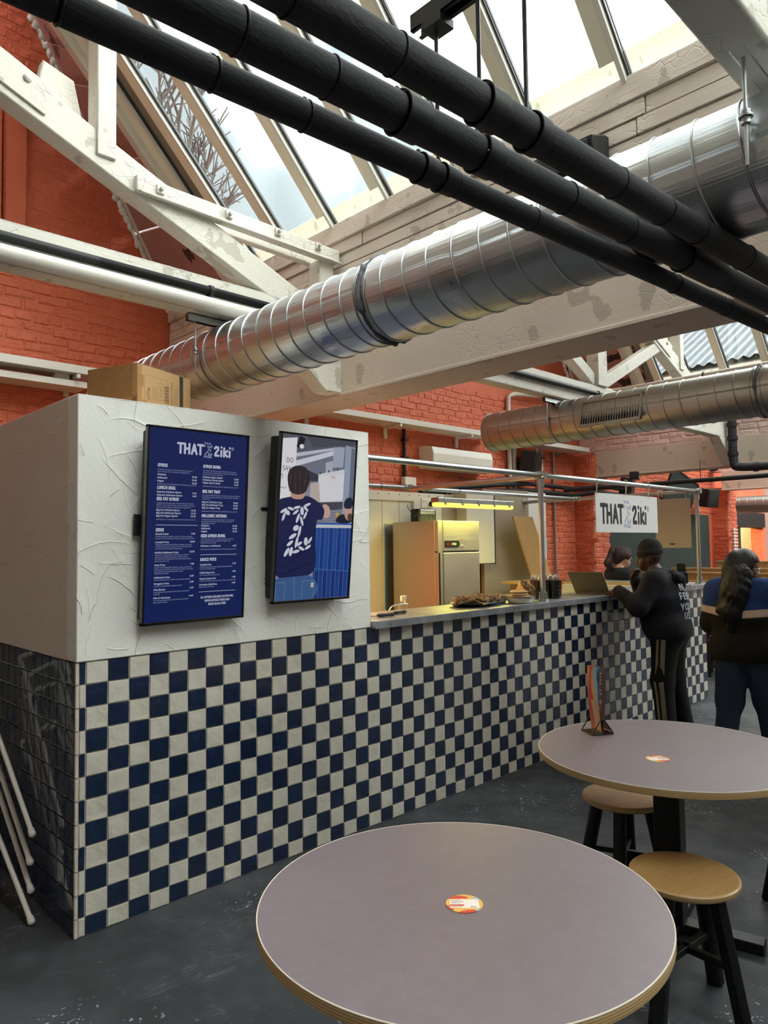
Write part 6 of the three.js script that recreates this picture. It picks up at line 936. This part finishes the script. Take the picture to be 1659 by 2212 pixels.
// the worker behind the counter, red hair tied up, looking down to the right
{
  const HP = [0.0, 1.385, 0.045], hy = 0.1, hp = 0.3, spread = [0.0, 0.0], L = { sh: [0.165, 1.285, 0.02], el: [0.2, 1.03, 0.1], wr: [0.12, 1.02, 0.33] }, R = { sh: [-0.165, 1.285, 0.02], el: [-0.2, 1.03, 0.1], wr: [-0.12, 1.02, 0.33] };
  const tb = torsoBones(1.0, 0.02).map((b) => [b[0], b[1] - 0.06, b[2], b[3], b[4] - 0.06, b[5], ...b.slice(6)]), arms = [L, R].flatMap((a) => [[...a.sh, ...a.el, 0.056, 0.045], [...a.el, ...a.wr, 0.043, 0.03]]), legs = legBones(0.95, spread).map((b) => [b[0], b[1] * 0.95, b[2], b[3], b[4] * 0.95, b[5], b[6], b[7]]);
  const p = thing('person', 'worker with tied dark red hair and black top behind the counter, looking down', 'person', [6.98, 0, -1.16], Math.atan2(0.8, 0.45));
  obj('body', merge([flesh([...tb, ...legs, ...footBones(spread), ...arms, [0, 1.28, 0.01, 0, 1.42, 0.03, 0.052, 0.05]], 0, 80, 0.05), flesh([...place(headBones(0.95), HP, hy, hp), [0, 1.3, 0.01, 0, 1.41, 0.03, 0.05, 0.05]], 0, 72, 0.022), flesh(handBones(L.wr, [-0.2, -0.1, 1], [0, -1, 0], 0.5, 1), 0, 56, 0.009), flesh(handBones(R.wr, [0.2, -0.1, 1], [0, -1, 0], 0.5, -1), 0, 56, 0.009)]), M.skinLight, p);
  const hm = headMat(HP, hy, hp); face(p, hm, M.skinLight, { brow: M.hairRed });
  obj('hair', merge([flesh([[0, 0.15, -0.03, 0, 0.165, 0.01, 0.094, 0.086, 1.1], [0.03, 0.15, 0.05, 0.068, 0.13, 0.0, 0.035, 0.04], [-0.03, 0.15, 0.05, -0.068, 0.13, 0.0, 0.035, 0.04], [0, 0.11, -0.07, 0, 0.06, -0.075, 0.07, 0.05]], 0.004, 56, 0.04, (x, y, z) => Math.min(z - 0.035 - (y - 0.1) * 0.25, 0.158 - y)).applyMatrix4(hm), flesh([[0, 1.57, -0.07, 0, 1.6, -0.06, 0.034, 0.03], [0, 1.56, -0.08, 0, 1.43, -0.13, 0.036, 0.045], [0, 1.43, -0.13, 0, 1.35, -0.11, 0.045, 0.025]], 0, 44, 0.03)]), M.hairRed, p);
  obj('shirt', flesh([...tb.map((b) => [...b.slice(0, 6), b[6] * 1.06, b[7] * 1.06, ...b.slice(8)]), ...arms.map((b) => [...b.slice(0, 6), b[6] + 0.012, b[7] + 0.01])], 0.012, 80, 0.05, (x, y, z) => Math.max(0.82 - y, Math.hypot(x, z - 0.02) < 0.06 ? y - 1.34 : -1)), M.hoodie, p);
  obj('trousers', flesh(legs, 0.016, 64, 0.05, (x, y) => Math.max(0.05 - y, y - 0.9)), M.pants, p); shoes(p, spread, [0, 0], M.black); obj('name_badge', bx(0.05, 0.1, 1.19, 1.215, 0.165, 0.172, 0.004).rotateY(0.2), std({ color: '#a9c23a', roughness: 0.6 }), p);
}
// the customer seated in a booth, mustard beanie
{
  const HP = [0, 1.07, 0.05], hp = 0.45, sit = 0.0, p = thing('person', 'seated customer in mustard beanie and rust top, looking down in a booth', 'person', [11.05, 0, -1.35], Math.atan2(-0.8, 0.6));
  const tb = torsoBones(1.0, 0.04).map((b) => [b[0], b[1] - 0.4, b[2], b[3], b[4] - 0.4, b[5], ...b.slice(6)]), sp = [1, -1].flatMap((q) => [[q * 0.09, 0.53, 0, q * 0.13, 0.52, 0.4, 0.09, 0.065], [q * 0.13, 0.52, 0.4, q * 0.13, 0.09, 0.36, 0.062, 0.042], [q * 0.13, 0.05, 0.34, q * 0.14, 0.036, 0.52, 0.04, 0.034]]), arms = [1, -1].flatMap((q) => [[q * 0.17, 0.94, 0.03, q * 0.25, 0.72, 0.12, 0.058, 0.046], [q * 0.25, 0.72, 0.12, q * 0.1, 0.78, 0.36, 0.044, 0.03]]);
  obj('body', merge([flesh([...tb, ...sp, ...arms, [0, 0.94, 0.02, 0, 1.1, 0.05, 0.055, 0.052]], 0, 72, 0.05), flesh(place(headBones(1), HP, 0, hp), 0, 60, 0.022), flesh([...handBones([0.1, 0.78, 0.36], [-0.4, 0.1, 0.8], [0, -1, 0], 0.6, 1), ...handBones([-0.1, 0.78, 0.36], [0.4, 0.1, 0.8], [0, -1, 0], 0.6, -1)], 0, 70, 0.009)]), M.skinTan, p);
  const hm = headMat(HP, 0, hp); face(p, hm, M.skinTan); obj('beanie', flesh([[0, 0.15, -0.02, 0, 0.165, 0.0, 0.098, 0.092, 1.08], [0, 0.21, -0.03, 0, 0.215, -0.015, 0.06, 0.056]], 0.008, 48, 0.05, (x, y, z) => 0.135 - y - z * 0.1).applyMatrix4(hm), M.mustard, p);
  obj('top', flesh([...tb, ...arms], 0.018, 64, 0.05, (x, y, z) => Math.max(0.5 - y, Math.hypot(x, z - 0.03) < 0.055 ? y - 0.97 : -1)), M.rust, p); obj('trousers', flesh(sp.filter((b, i) => i % 3 < 2), 0.015, 56, 0.05, (x, y) => 0.08 - y), M.denim, p);
  const b = thing('booth_bench', 'plywood bench under the seated customer', 'bench', [11.05, 0, -1.35], Math.atan2(-0.8, 0.6)); obj('seat', bx(-0.22, 0.22, 0.38, 0.42, -0.2, 0.2, 0.006), M.board, b); obj('base', bx(-0.2, 0.2, 0, 0.38, -0.22, 0.15, 0.004), M.board, b);
}

renderer.render(scene, camera);
